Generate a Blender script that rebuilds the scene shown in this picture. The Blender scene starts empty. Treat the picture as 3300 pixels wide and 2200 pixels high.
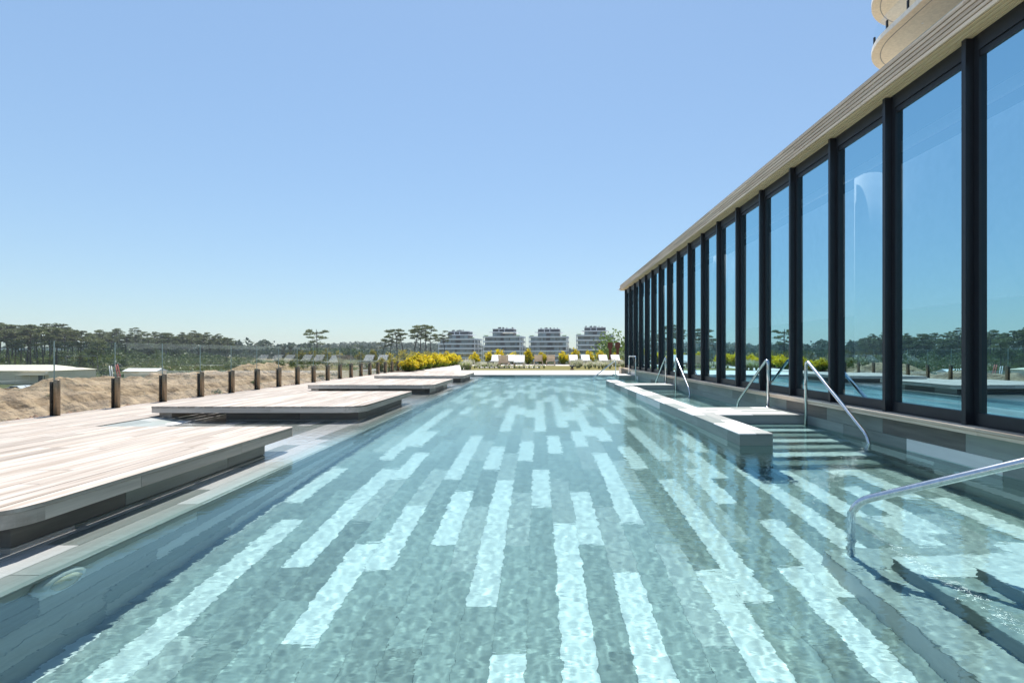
import bpy, math, random
import numpy as np
from mathutils import Vector, Matrix
SC = bpy.context.scene
COL = SC.collection
R = math.radians
random.seed(7)
rng = np.random.default_rng(7)

# ------------------------------------------------------------------ camera
EYE = 1.10                       # camera height over the water (water z = 0)
cam = bpy.data.cameras.new('camera')
cam_o = bpy.data.objects.new('camera', cam)
COL.objects.link(cam_o)
SC.camera = cam_o
cam_o.location = (0, 0, EYE)
cam_o.rotation_euler = (R(90), 0, 0)
cam.sensor_width = 36
cam.lens = 18.13
cam.shift_x = -0.0258
cam.shift_y = 0.0115
cam.clip_start = 0.05
cam.clip_end = 9000

# ------------------------------------------------------------------ sky, sun, exposure
SUN_EL, SUN_AZ = 62.5, -2.0     # azimuth measured from +Y, negative = to the left
world = bpy.data.worlds.new('World')
SC.world = world
world.use_nodes = True
wn = world.node_tree.nodes
sky = wn.new('ShaderNodeTexSky')
sky.sky_type = 'NISHITA'
sky.sun_disc = False
sky.sun_elevation = R(SUN_EL)
sky.sun_rotation = R(SUN_AZ)
sky.altitude = 0
sky.air_density = 1.0
sky.dust_density = 0.15
sky.ozone_density = 2.6
# clear coastal air: the whole dome keeps its hues but its zenith-to-horizon contrast is flattened
WL = world.node_tree.links.new
gam = wn.new('ShaderNodeGamma'); gam.inputs[1].default_value = 0.74
bw = wn.new('ShaderNodeRGBToBW')
pw_ = wn.new('ShaderNodeMath'); pw_.operation = 'POWER'; pw_.inputs[1].default_value = -0.30
vs = wn.new('ShaderNodeVectorMath'); vs.operation = 'SCALE'
tin = wn.new('ShaderNodeMix'); tin.data_type = 'RGBA'; tin.blend_type = 'MULTIPLY'
tin.inputs['Factor'].default_value = 1.0
tin.inputs['B'].default_value = (0.865, 0.985, 1.05, 1)
WL(sky.outputs[0], gam.inputs[0]); WL(gam.outputs[0], bw.inputs[0]); WL(bw.outputs[0], pw_.inputs[0])
WL(gam.outputs[0], vs.inputs[0]); WL(pw_.outputs[0], vs.inputs['Scale'])
WL(vs.outputs[0], tin.inputs['A']); WL(tin.outputs['Result'], wn['Background'].inputs[0])
wn['Background'].inputs[1].default_value = 0.134
sun = bpy.data.lights.new('sun', 'SUN')
sun.energy = 3.3
sun.angle = R(0.53)
sun.color = (1.0, 0.955, 0.89)
sun.cycles.is_caustics_light = True
sun_o = bpy.data.objects.new('sun', sun)
COL.objects.link(sun_o)
sd = Vector((math.sin(R(SUN_AZ)) * math.cos(R(SUN_EL)), math.cos(R(SUN_AZ)) * math.cos(R(SUN_EL)), math.sin(R(SUN_EL))))
sun_o.location = sd * 60
sun_o.rotation_euler = sd.to_track_quat('Z', 'Y').to_euler()
SC.view_settings.view_transform = 'Standard'
SC.view_settings.look = 'None'
SC.view_settings.gamma = 1
SC.view_settings.exposure = 1.14
SC.cycles.use_denoising = True
SC.cycles.max_bounces = 14
SC.cycles.transparent_max_bounces = 24
SC.cycles.transmission_bounces = 10
SC.cycles.caustics_reflective = False
SC.cycles.sample_clamp_indirect = 6

# ------------------------------------------------------------------ materials
MATS = {}
def new_mat(name):
    m = bpy.data.materials.new(name)
    m.use_nodes = True
    MATS[name] = m
    nt = m.node_tree
    return m, nt, nt.nodes['Principled BSDF']

def N(nt, kind, **kw):
    n = nt.nodes.new(kind)
    for k, v in kw.items():
        setattr(n, k, v)
    return n

def grained(name, c1, c2, rough=0.6, scale=(9, 1.2, 9), var=0.25, detail=6, bump=0.15, spec=0.35, fine=1.0, world_noise=0.0):
    """Material with streaks along local Y, each object shifted and toned by its own random number."""
    m, nt, b = new_mat(name)
    L = nt.links.new
    tc = N(nt, 'ShaderNodeTexCoord')
    oi = N(nt, 'ShaderNodeObjectInfo')
    sc_ = N(nt, 'ShaderNodeVectorMath', operation='SCALE')
    cb = N(nt, 'ShaderNodeCombineXYZ')
    L(oi.outputs['Random'], cb.inputs[0]); L(oi.outputs['Random'], cb.inputs[1]); L(oi.outputs['Random'], cb.inputs[2])
    L(cb.outputs[0], sc_.inputs[0]); sc_.inputs['Scale'].default_value = 37.0
    ad = N(nt, 'ShaderNodeVectorMath', operation='ADD')
    L(tc.outputs['Object'], ad.inputs[0]); L(sc_.outputs[0], ad.inputs[1])
    mp = N(nt, 'ShaderNodeMapping')
    mp.inputs['Scale'].default_value = scale
    L(ad.outputs[0], mp.inputs[0])
    no = N(nt, 'ShaderNodeTexNoise')
    no.inputs['Scale'].default_value = fine
    no.inputs['Detail'].default_value = detail
    no.inputs['Roughness'].default_value = 0.62
    L(mp.outputs[0], no.inputs['Vector'])
    rm = N(nt, 'ShaderNodeMapRange')
    rm.inputs[1].default_value = 0.32; rm.inputs[2].default_value = 0.68
    L(no.outputs['Fac'], rm.inputs[0])
    mx = N(nt, 'ShaderNodeMix', data_type='RGBA')
    mx.inputs['A'].default_value = (*c1, 1); mx.inputs['B'].default_value = (*c2, 1)
    L(rm.outputs[0], mx.inputs['Factor'])
    hs = N(nt, 'ShaderNodeHueSaturation')
    vr = N(nt, 'ShaderNodeMapRange')
    vr.inputs[3].default_value = 1 - var; vr.inputs[4].default_value = 1 + var * 0.55
    L(oi.outputs['Random'], vr.inputs[0]); L(vr.outputs[0], hs.inputs['Value'])
    L(mx.outputs['Result'], hs.inputs['Color'])
    L(hs.outputs[0], b.inputs['Base Color'])
    b.inputs['Roughness'].default_value = rough
    b.inputs['Specular IOR Level'].default_value = spec
    if bump:
        bp = N(nt, 'ShaderNodeBump')
        bp.inputs['Strength'].default_value = bump; bp.inputs['Distance'].default_value = 0.004
        L(no.outputs['Fac'], bp.inputs['Height']); L(bp.outputs[0], b.inputs['Normal'])
    return m

def noisy(name, c1, c2, rough=0.7, scale=3.0, detail=6, bump=0.2, dist=0.02, metallic=0.0, spec=0.4, c3=None, scale2=0.15):
    m, nt, b = new_mat(name)
    L = nt.links.new
    tc = N(nt, 'ShaderNodeTexCoord')
    no = N(nt, 'ShaderNodeTexNoise')
    no.inputs['Scale'].default_value = scale; no.inputs['Detail'].default_value = detail
    L(tc.outputs['Object'], no.inputs['Vector'])
    rm = N(nt, 'ShaderNodeMapRange')
    rm.inputs[1].default_value = 0.35; rm.inputs[2].default_value = 0.65
    L(no.outputs['Fac'], rm.inputs[0])
    mx = N(nt, 'ShaderNodeMix', data_type='RGBA')
    mx.inputs['A'].default_value = (*c1, 1); mx.inputs['B'].default_value = (*c2, 1)
    L(rm.outputs[0], mx.inputs['Factor'])
    out = mx.outputs['Result']
    if c3:
        n2 = N(nt, 'ShaderNodeTexNoise')
        n2.inputs['Scale'].default_value = scale2; n2.inputs['Detail'].default_value = 4
        L(tc.outputs['Object'], n2.inputs['Vector'])
        r2 = N(nt, 'ShaderNodeMapRange'); r2.inputs[1].default_value = 0.48; r2.inputs[2].default_value = 0.6
        L(n2.outputs['Fac'], r2.inputs[0])
        m2 = N(nt, 'ShaderNodeMix', data_type='RGBA')
        L(r2.outputs[0], m2.inputs['Factor']); L(out, m2.inputs['A']); m2.inputs['B'].default_value = (*c3, 1)
        out = m2.outputs['Result']
    L(out, b.inputs['Base Color'])
    b.inputs['Roughness'].default_value = rough
    b.inputs['Metallic'].default_value = metallic
    b.inputs['Specular IOR Level'].default_value = spec
    if bump:
        bp = N(nt, 'ShaderNodeBump')
        bp.inputs['Strength'].default_value = bump; bp.inputs['Distance'].default_value = dist
        L(no.outputs['Fac'], bp.inputs['Height']); L(bp.outputs[0], b.inputs['Normal'])
    return m

def leafy(name, c1, c2, trans=0.3, rough=0.5):
    """Leaf material: colour varies with place and with the object; some light passes through."""
    m, nt, b = new_mat(name)
    L = nt.links.new
    ge = N(nt, 'ShaderNodeNewGeometry')
    oi = N(nt, 'ShaderNodeObjectInfo')
    mx = N(nt, 'ShaderNodeMix', data_type='RGBA')
    mx.inputs['A'].default_value = (*c1, 1); mx.inputs['B'].default_value = (*c2, 1)
    L(ge.outputs['Random Per Island'], mx.inputs['Factor'])
    hs = N(nt, 'ShaderNodeHueSaturation')
    vr = N(nt, 'ShaderNodeMapRange'); vr.inputs[3].default_value = 0.8; vr.inputs[4].default_value = 1.2
    L(oi.outputs['Random'], vr.inputs[0]); L(vr.outputs[0], hs.inputs['Value'])
    L(mx.outputs['Result'], hs.inputs['Color'])
    L(hs.outputs[0], b.inputs['Base Color'])
    b.inputs['Roughness'].default_value = rough
    b.inputs['Specular IOR Level'].default_value = 0.3
    tr = N(nt, 'ShaderNodeBsdfTranslucent')
    L(hs.outputs[0], tr.inputs['Color'])
    ms = N(nt, 'ShaderNodeMixShader'); ms.inputs[0].default_value = trans
    L(b.outputs[0], ms.inputs[1]); L(tr.outputs[0], ms.inputs[2])
    L(ms.outputs[0], nt.nodes['Material Output'].inputs[0])
    return m

def pane_mat(name, tint, ior, gain=1.0, base=0.0, rough=0.0, wav=0.0, refl=(0.93, 0.97, 1.0)):
    """Thin pane: what is not mirrored (Fresnel) goes straight through, tinted."""
    m = bpy.data.materials.new(name); m.use_nodes = True; MATS[name] = m
    nt = m.node_tree; nt.nodes.clear(); L = nt.links.new
    out = N(nt, 'ShaderNodeOutputMaterial')
    tr = N(nt, 'ShaderNodeBsdfTransparent'); tr.inputs[0].default_value = (*tint, 1)
    gl = N(nt, 'ShaderNodeBsdfGlossy'); gl.inputs['Roughness'].default_value = rough
    gl.inputs['Color'].default_value = (*refl, 1)
    # Schlick reflectance on |cos|, the same from both sides of the pane
    ge = N(nt, 'ShaderNodeNewGeometry'); dp = N(nt, 'ShaderNodeVectorMath', operation='DOT_PRODUCT')
    L(ge.outputs['Incoming'], dp.inputs[0]); L(ge.outputs['Normal'], dp.inputs[1])
    ab = N(nt, 'ShaderNodeMath', operation='ABSOLUTE'); L(dp.outputs['Value'], ab.inputs[0])
    om = N(nt, 'ShaderNodeMath', operation='SUBTRACT'); om.inputs[0].default_value = 1.0; L(ab.outputs[0], om.inputs[1])
    pw = N(nt, 'ShaderNodeMath', operation='POWER'); L(om.outputs[0], pw.inputs[0]); pw.inputs[1].default_value = 5.0
    f0 = ((ior - 1) / (ior + 1)) ** 2
    ma = N(nt, 'ShaderNodeMath', operation='MULTIPLY_ADD'); ma.use_clamp = True
    L(pw.outputs[0], ma.inputs[0]); ma.inputs[1].default_value = (1 - f0 - base) * gain; ma.inputs[2].default_value = f0 + base
    if wav:
        tc = N(nt, 'ShaderNodeTexCoord'); no = N(nt, 'ShaderNodeTexNoise'); no.inputs['Scale'].default_value = 1.3
        no.inputs['Detail'].default_value = 1
        L(tc.outputs['Object'], no.inputs['Vector'])
        bp = N(nt, 'ShaderNodeBump'); bp.inputs['Strength'].default_value = wav; bp.inputs['Distance'].default_value = 0.01
        L(no.outputs['Fac'], bp.inputs['Height']); L(bp.outputs[0], gl.inputs['Normal'])
    mx = N(nt, 'ShaderNodeMixShader')
    L(ma.outputs[0], mx.inputs[0]); L(tr.outputs[0], mx.inputs[1]); L(gl.outputs[0], mx.inputs[2])
    L(mx.outputs[0], out.inputs[0])
    return m

def plain(name, c, rough=0.6, metallic=0.0, spec=0.4):
    return noisy(name, tuple(x * 0.92 for x in c), tuple(min(1, x * 1.06) for x in c), rough, 6.0, 4, 0.04, 0.004, metallic, spec)

grained('deck_wood', (0.58, 0.52, 0.465), (0.315, 0.256, 0.205), 0.75, (16, 0.9, 16), 0.24, 7, 0.25)
grained('side_wood', (0.70, 0.61, 0.53), (0.48, 0.41, 0.35), 0.7, (22, 1.0, 22), 0.22, 7, 0.3)
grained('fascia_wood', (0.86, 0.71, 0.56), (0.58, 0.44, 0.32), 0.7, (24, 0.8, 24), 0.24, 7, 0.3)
grained('soffit_wood', (0.82, 0.66, 0.43), (0.66, 0.50, 0.30), 0.65, (24, 0.8, 24), 0.12, 7, 0.2)
grained('teak', (0.62, 0.50, 0.39), (0.47, 0.365, 0.275), 0.65, (20, 1.5, 20), 0.2, 5, 0.15)
grained('tile_white', (0.79, 0.78, 0.76), (0.69, 0.68, 0.66), 0.45, (14, 1.4, 14), 0.07, 6, 0.1)
grained('tile_grey', (0.315, 0.350, 0.330), (0.245, 0.273, 0.257), 0.5, (18, 1.6, 18), 0.24, 7, 0.15)
grained('tile_pale', (0.46, 0.475, 0.45), (0.37, 0.38, 0.36), 0.5, (18, 1.6, 18), 0.15, 7, 0.15)
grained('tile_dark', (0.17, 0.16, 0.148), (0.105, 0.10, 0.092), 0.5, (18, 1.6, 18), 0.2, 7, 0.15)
grained('paver', (0.74, 0.71, 0.66), (0.62, 0.59, 0.55), 0.8, (6, 3, 6), 0.1, 6, 0.15)
noisy('grout', (0.30, 0.30, 0.285), (0.36, 0.36, 0.34), 0.9, 20)
noisy('dark_void', (0.03, 0.03, 0.03), (0.05, 0.045, 0.04), 0.9, 5)
noisy('concrete', (0.34, 0.33, 0.31), (0.42, 0.41, 0.39), 0.85, 2.0)
plain('dark_metal', (0.013, 0.016, 0.022), 0.42, 0.0, 0.5)
noisy('bronze_post', (0.24, 0.185, 0.125), (0.30, 0.235, 0.165), 0.36, 30, 3, 0.05, 0.002, 0.55)
plain('black_rubber', (0.02, 0.018, 0.016), 0.6)
noisy('steel', (0.56, 0.57, 0.58), (0.68, 0.69, 0.70), 0.2, 40, 3, 0.03, 0.001, 1.0)
plain('white_plastic', (0.80, 0.81, 0.80), 0.35)
plain('lens', (0.72, 0.66, 0.50), 0.15, 0.0, 0.6)
plain('white_paint', (0.80, 0.80, 0.79), 0.6)
plain('cream_soffit', (0.80, 0.72, 0.58), 0.7)
plain('slab_edge', (0.84, 0.81, 0.76), 0.7)
plain('interior_white', (0.86, 0.87, 0.87), 0.8)
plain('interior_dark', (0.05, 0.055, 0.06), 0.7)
plain('cushion', (0.82, 0.80, 0.76), 0.9)
noisy('corten', (0.115, 0.040, 0.022), (0.075, 0.028, 0.018), 0.85, 8, 6, 0.2)
noisy('sand', (0.49, 0.39, 0.275), (0.36, 0.275, 0.19), 0.95, 0.9, 10, 0.9, 0.25, 0, 0.1)
noisy('clay', (0.40, 0.22, 0.12), (0.28, 0.16, 0.10), 0.95, 6.0, 8, 0.8, 0.05)
noisy('grass_lawn', (0.155, 0.150, 0.045), (0.205, 0.175, 0.07), 0.95, 30, 8, 0.6, 0.03, 0, 0.1)
noisy('soil', (0.14, 0.10, 0.07), (0.09, 0.065, 0.05), 0.95, 12, 8, 0.6, 0.03)
noisy('bark', (0.085, 0.065, 0.052), (0.05, 0.04, 0.034), 0.95, 5, 6, 0.5, 0.05)
leafy('pine_leaf', (0.085, 0.115, 0.042), (0.19, 0.21, 0.085), 0.4)
leafy('pine_leaf_dark', (0.065, 0.095, 0.042), (0.14, 0.165, 0.07), 0.4)
leafy('far_leaf', (0.085, 0.120, 0.085), (0.135, 0.170, 0.11), 0.4)
leafy('scrub_leaf', (0.055, 0.090, 0.022), (0.125, 0.165, 0.045), 0.25)
leafy('broad_leaf', (0.10, 0.17, 0.035), (0.22, 0.32, 0.08), 0.3)
leafy('shrub_yellow', (0.66, 0.52, 0.015), (0.84, 0.70, 0.04), 0.5)
leafy('shrub_green', (0.15, 0.24, 0.02), (0.36, 0.42, 0.035), 0.45)
leafy('blade_green', (0.18, 0.26, 0.06), (0.36, 0.42, 0.15), 0.4)
leafy('blade_straw', (0.62, 0.58, 0.44), (0.80, 0.77, 0.66), 0.4)
pane_mat('balustrade_glass', (0.94, 0.965, 0.96), 1.5, 1.0, 0.01)
pane_mat('window_glass', (0.84, 0.92, 0.95), 1.55, 0.95, 0.68, 0.0, 0.05, (0.54, 0.87, 1.0))
plain('glass_edge', (0.34, 0.47, 0.47), 0.15, 0.0, 0.7)
plain('apt_slab', (0.90, 0.90, 0.90), 0.6)
plain('apt_wall', (0.09, 0.085, 0.085), 0.7)
plain('apt_panel', (0.060, 0.062, 0.070), 0.5)
plain('beige_metal', (0.78, 0.63, 0.44), 0.6)
plain('cream_metal', (0.72, 0.66, 0.52), 0.5)
plain('asphalt', (0.09, 0.09, 0.09), 0.9)
plain('red_paint', (0.45, 0.05, 0.04), 0.5)
plain('orange_wood', (0.50, 0.27, 0.12), 0.8)
plain('car_paint', (0.55, 0.56, 0.57), 0.25, 0.0, 0.6)
plain('car_glass', (0.02, 0.025, 0.03), 0.08, 0.0, 0.8)
def apt_glass():
    m, nt, b = new_mat('apt_glass')
    oi = N(nt, 'ShaderNodeObjectInfo'); mx = N(nt, 'ShaderNodeMix', data_type='RGBA')
    mx.inputs['A'].default_value = (0.03, 0.05, 0.06, 1); mx.inputs['B'].default_value = (0.22, 0.30, 0.34, 1)
    nt.links.new(oi.outputs['Random'], mx.inputs['Factor']); nt.links.new(mx.outputs['Result'], b.inputs['Base Color'])
    b.inputs['Roughness'].default_value = 0.08; b.inputs['Specular IOR Level'].default_value = 0.9
apt_glass()

def water_mat():
    m = bpy.data.materials.new('water'); m.use_nodes = True; MATS['water'] = m
    nt = m.node_tree; nt.nodes.clear(); L = nt.links.new
    out = N(nt, 'ShaderNodeOutputMaterial')
    gl = N(nt, 'ShaderNodeBsdfGlass'); gl.inputs['IOR'].default_value = 1.333; gl.inputs['Roughness'].default_value = 0.0
    tc = N(nt, 'ShaderNodeTexCoord')
    # absorption goes with the depth of the water column: faint over the shallow shelf, teal over the deep pool
    sx = N(nt, 'ShaderNodeSeparateXYZ'); L(tc.outputs['Object'], sx.inputs[0])
    mr = N(nt, 'ShaderNodeMapRange'); mr.inputs[1].default_value = -2.75; mr.inputs[2].default_value = -2.35
    L(sx.outputs['X'], mr.inputs[0])
    mc = N(nt, 'ShaderNodeMix', data_type='RGBA'); mc.inputs['A'].default_value = (0.97, 0.985, 0.985, 1); mc.inputs['B'].default_value = (0.77, 0.975, 0.98, 1)
    L(mr.outputs[0], mc.inputs['Factor']); L(mc.outputs['Result'], gl.inputs['Color'])
    mp = N(nt, 'ShaderNodeMapping'); mp.inputs['Scale'].default_value = (1.0, 1.9, 1.0)
    L(tc.outputs['Object'], mp.inputs[0])
    no = N(nt, 'ShaderNodeTexNoise'); no.inputs['Scale'].default_value = 9.0; no.inputs['Detail'].default_value = 2.5
    L(mp.outputs[0], no.inputs['Vector'])
    bp = N(nt, 'ShaderNodeBump'); bp.inputs['Distance'].default_value = 0.006
    wr = N(nt, 'ShaderNodeMapRange'); wr.inputs[1].default_value = 4.0; wr.inputs[2].default_value = 12.0; wr.inputs[3].default_value = 0.3; wr.inputs[4].default_value = 1.7
    L(sx.outputs['Y'], wr.inputs[0]); L(wr.outputs[0], bp.inputs['Strength'])
    L(no.outputs['Fac'], bp.inputs['Height']); L(bp.outputs[0], gl.inputs['Normal'])
    L(gl.outputs[0], out.inputs[0])
water_mat()

# ------------------------------------------------------------------ helpers
def link(name, me, parent=None):
    o = bpy.data.objects.new(name, me)
    COL.objects.link(o)
    if parent is not None:
        o.parent = parent
        # every child is laid out in world space; undo the frame of its parent
        M = WORLD.get(parent.name)
        o.matrix_parent_inverse = M.inverted() if M is not None else Matrix.Translation(-parent.location)
    return o
WORLD = {}
def ordinal(n):
    small = ('zeroth first second third fourth fifth sixth seventh eighth ninth tenth eleventh twelfth thirteenth fourteenth fifteenth sixteenth seventeenth eighteenth nineteenth').split()
    if n < 20: return small[n]
    tens = {2: 'twent', 3: 'thirt', 4: 'fort', 5: 'fift'}[n // 10]
    return tens + ('ieth' if n % 10 == 0 else 'y-' + small[n % 10])
def rank(objs, text, key=lambda o: o.location.x / o.location.y):
    """Label alike things by their order in the picture; text holds {} for the ordinal."""
    for i, o in enumerate(sorted(objs, key=key)): o['label'] = text.format(ordinal(i + 1))

def tag(o, label=None, cat=None, group=None, kind=None):
    if label: o['label'] = label
    if cat: o['category'] = cat
    if group: o['group'] = group
    if kind: o['kind'] = kind
    return o

def thing(name, label, cat, loc=(0, 0, 0), group=None):
    o = bpy.data.objects.new(name, None)
    o.empty_display_size = 0.2
    COL.objects.link(o)
    o.location = loc
    return tag(o, label, cat, group)

def mesh_arr(name, V, F, mats, mi=None, smooth=False):
    """V: (n,3) array, F: (m,3) or (m,4) array or list of tuples."""
    me = bpy.data.meshes.new(name)
    V = np.asarray(V, dtype=np.float32)
    if isinstance(F, np.ndarray) and F.ndim == 2:
        k = F.shape[1]
        me.vertices.add(len(V)); me.vertices.foreach_set('co', V.ravel())
        me.loops.add(F.size); me.loops.foreach_set('vertex_index', F.astype(np.int32).ravel())
        me.polygons.add(len(F))
        me.polygons.foreach_set('loop_start', np.arange(0, F.size, k, dtype=np.int32))
    else:
        me.from_pydata([tuple(map(float, v)) for v in V], [], F)
    for m in ([mats] if isinstance(mats, str) else mats):
        me.materials.append(MATS[m])
    if mi is not None:
        me.polygons.foreach_set('material_index', np.asarray(mi, dtype=np.int32))
    if smooth:
        me.polygons.foreach_set('use_smooth', np.ones(len(me.polygons), dtype=bool))
    me.update(calc_edges=True)
    me.validate()
    return me

CACHE = {}
def slab_mesh(W, L, H, ch, mat):
    """Chamfered slab: width W on x, length L on y (both centred), z from 0 to H."""
    key = (round(W, 4), round(L, 4), round(H, 4), ch, mat)
    if key in CACHE: return CACHE[key]
    w, l = W / 2, L / 2
    q = [(-1, -1), (1, -1), (1, 1), (-1, 1)]
    V = [(a * w, b * l, 0) for a, b in q] + [(a * w, b * l, H - ch) for a, b in q] + [(a * (w - ch), b * (l - ch), H) for a, b in q]
    F = [(3, 2, 1, 0), (8, 9, 10, 11)]
    for i in range(4):
        j = (i + 1) % 4
        F += [(i, j, 4 + j, 4 + i), (4 + i, 4 + j, 8 + j, 8 + i)]
    me = mesh_arr('slab', V, F, mat)
    CACHE[key] = me
    return me

def piece(name, W, L, H, mat, loc, parent=None, ly=(0, 1, 0), lx=(1, 0, 0), ch=0.002, wet=False):
    """A slab laid at loc (centre of its underside) with its length along ly and its width along lx."""
    o = link(name, slab_mesh(W, L, H, ch, mat), parent)
    x = Vector(lx).normalized(); y = Vector(ly).normalized(); z = x.cross(y)
    M = Matrix.Identity(4)
    for i in range(3):
        M[i][0], M[i][1], M[i][2], M[i][3] = x[i], y[i], z[i], loc[i]
    o.matrix_basis = M
    WORLD[o.name] = M
    if wet: o.cycles.is_caustics_receiver = True
    return o

def box(name, x0, x1, y0, y1, z0, z1, mat, parent=None, ch=0.003, wet=False):
    along_x = (x1 - x0) > (y1 - y0)
    c = ((x0 + x1) / 2, (y0 + y1) / 2, z0)
    if along_x:
        return piece(name, y1 - y0, x1 - x0, z1 - z0, mat, c, parent, (1, 0, 0), (0, -1, 0), ch, wet)
    return piece(name, x1 - x0, y1 - y0, z1 - z0, mat, c, parent, ch=ch, wet=wet)

def prism(name, poly, z0, z1, mat, parent=None, wet=False):
    """Vertical prism over a plan polygon (counter-clockwise)."""
    n = len(poly)
    V = [(x, y, z0) for x, y in poly] + [(x, y, z1) for x, y in poly]
    F = [tuple(range(n - 1, -1, -1)), tuple(range(n, 2 * n))] + [(i, (i + 1) % n, n + (i + 1) % n, n + i) for i in range(n)]
    o = link(name, mesh_arr(name, V, F, mat), parent)
    WORLD[o.name] = Matrix.Identity(4)
    if wet: o.cycles.is_caustics_receiver = True
    return o

def smooth_path(pts, radius, seg=7):
    """Round the corners of a polyline."""
    P = [Vector(p) for p in pts]
    out = [P[0]]
    for i in range(1, len(P) - 1):
        a, b, c = P[i - 1], P[i], P[i + 1]
        u, v = (a - b), (c - b)
        d = min(radius, u.length * 0.45, v.length * 0.45)
        p, q = b + u.normalized() * d, b + v.normalized() * d
        for k in range(seg + 1):
            t = k / seg
            out.append(p * (1 - t) ** 2 + b * 2 * t * (1 - t) + q * t * t)
    out.append(P[-1])
    return out

def tube_arrays(path, radii, n=10, cap=True):
    P = [Vector(p) for p in path]
    V, F = [], []
    t0 = (P[1] - P[0]).normalized()
    up = Vector((0, 0, 1)) if abs(t0.z) < 0.9 else Vector((1, 0, 0))
    u = t0.cross(up).normalized()
    for i, p in enumerate(P):
        t = (P[min(i + 1, len(P) - 1)] - P[max(i - 1, 0)]).normalized()
        u = (u - t * u.dot(t)).normalized()
        v = t.cross(u)
        r = radii if isinstance(radii, (int, float)) else radii[i]
        for k in range(n):
            a = 2 * math.pi * k / n
            V.append(p + (u * math.cos(a) + v * math.sin(a)) * r)
    for i in range(len(P) - 1):
        for k in range(n):
            k2 = (k + 1) % n
            F.append((i * n + k, i * n + k2, (i + 1) * n + k2, (i + 1) * n + k))
    return [tuple(v) for v in V], F, n

def tube(name, path, radii, mat, parent=None, n=12, wet=False):
    V, F, n = tube_arrays(path, radii, n)
    nf = len(F)
    F = F + [tuple(range(n - 1, -1, -1)), tuple(range(len(V) - n, len(V)))]
    me = mesh_arr(name, V, F, mat)
    sm = [True] * nf + [False, False]
    me.polygons.foreach_set('use_smooth', sm)
    o = link(name, me, parent)
    WORLD[o.name] = Matrix.Identity(4)
    if wet: o.cycles.is_caustics_receiver = True
    return o

def joined(name, parts, mat, parent=None, wet=False):
    """Several axis-aligned boxes (x0,x1,y0,y1,z0,z1) as one mesh."""
    V, F = [], []
    for x0, x1, y0, y1, z0, z1 in parts:
        b = len(V)
        V += [(x0, y0, z0), (x1, y0, z0), (x1, y1, z0), (x0, y1, z0), (x0, y0, z1), (x1, y0, z1), (x1, y1, z1), (x0, y1, z1)]
        F += [(b + 3, b + 2, b + 1, b), (b + 4, b + 5, b + 6, b + 7), (b, b + 1, b + 5, b + 4), (b + 1, b + 2, b + 6, b + 5), (b + 2, b + 3, b + 7, b + 6), (b + 3, b, b + 4, b + 7)]
    o = link(name, mesh_arr(name, V, F, mat), parent)
    WORLD[o.name] = Matrix.Identity(4)
    if wet: o.cycles.is_caustics_receiver = True
    return o

def copy_tree(o, parent=None):
    c = o.copy(); COL.objects.link(c)
    if parent is not None: c.parent = parent
    for ch in o.children: copy_tree(ch, c)
    return c

# ------------------------------------------------------------------ key dimensions (metres; water level z = 0)
DECK_Z = 0.09
X_FENCE = -7.85
X_DECK = -6.15           # inner edge of the boardwalk
X_EDGE = -2.50           # edge of the shallow shelf over the deep pool
X_RIGHT = 4.20           # right pool wall
Y_NEAR, Y_FAR = 0.6, 24.4
DEPTH = 1.22
SHELF = -0.10
TL, TW = 1.22, 0.20

# ------------------------------------------------------------------ ground
def terrain_z(X, Y):
    ss = lambda a, b, t: (lambda q: q * q * (3 - 2 * q))(np.clip((t - a) / (b - a), 0, 1))
    z = np.full_like(X, -8.0)
    # excavated hollow beside the terrace, then the sand bank parallel to it
    hollow = -3.6 + 2.6 * ss(-13, -8.3, X)
    crest = -1.45 + 0.85 * ss(28, 62, Y) + 0.15 * np.sin(Y * 0.21) + 0.1 * np.sin(Y * 0.53 + 1)
    rough = 0.10 * np.sin(X * 2.1 + Y * 0.6) * np.sin(Y * 1.7) + 0.07 * np.sin(X * 3.3 - Y * 2.9)
    gul = 0.42 * np.abs(np.sin(Y * 2.9 + 1.5 * np.sin(X * 0.9) - X * 0.9 + 1.3 * np.sin(Y * 0.7))) * ss(-34, -28, X) * ss(-24, -30, X)
    up = ss(-24.5, -31.5, X)
    near = hollow * (1 - up) + crest * up + rough - gul
    fall = ss(-32.5, -52, X)
    fade = ss(78, 120, Y)
    near = near * (1 - fall) + (-8.0) * fall
    near = near * (1 - fade) + (-8.0) * fade
    side = ss(70, 40, np.abs(X + 10)) * 1.0
    z = np.where(X < -8.0, near, z)
    z = np.where((X >= -8.0), -8.0 + 6.2 * ss(60, 47, Y) * (X > -8.0), z)
    # distant wooded ridge
    d = np.sqrt(X * X + Y * Y)
    z = z + 15 * np.exp(-((X + 250) / 230) ** 2) * ss(500, 900, Y) + 7 * ss(900, 1800, d)
    z = z + 9 * np.exp(-((X + 260) / 90) ** 2) * np.exp(-((Y - 330) / 110) ** 2)
    return z

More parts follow.
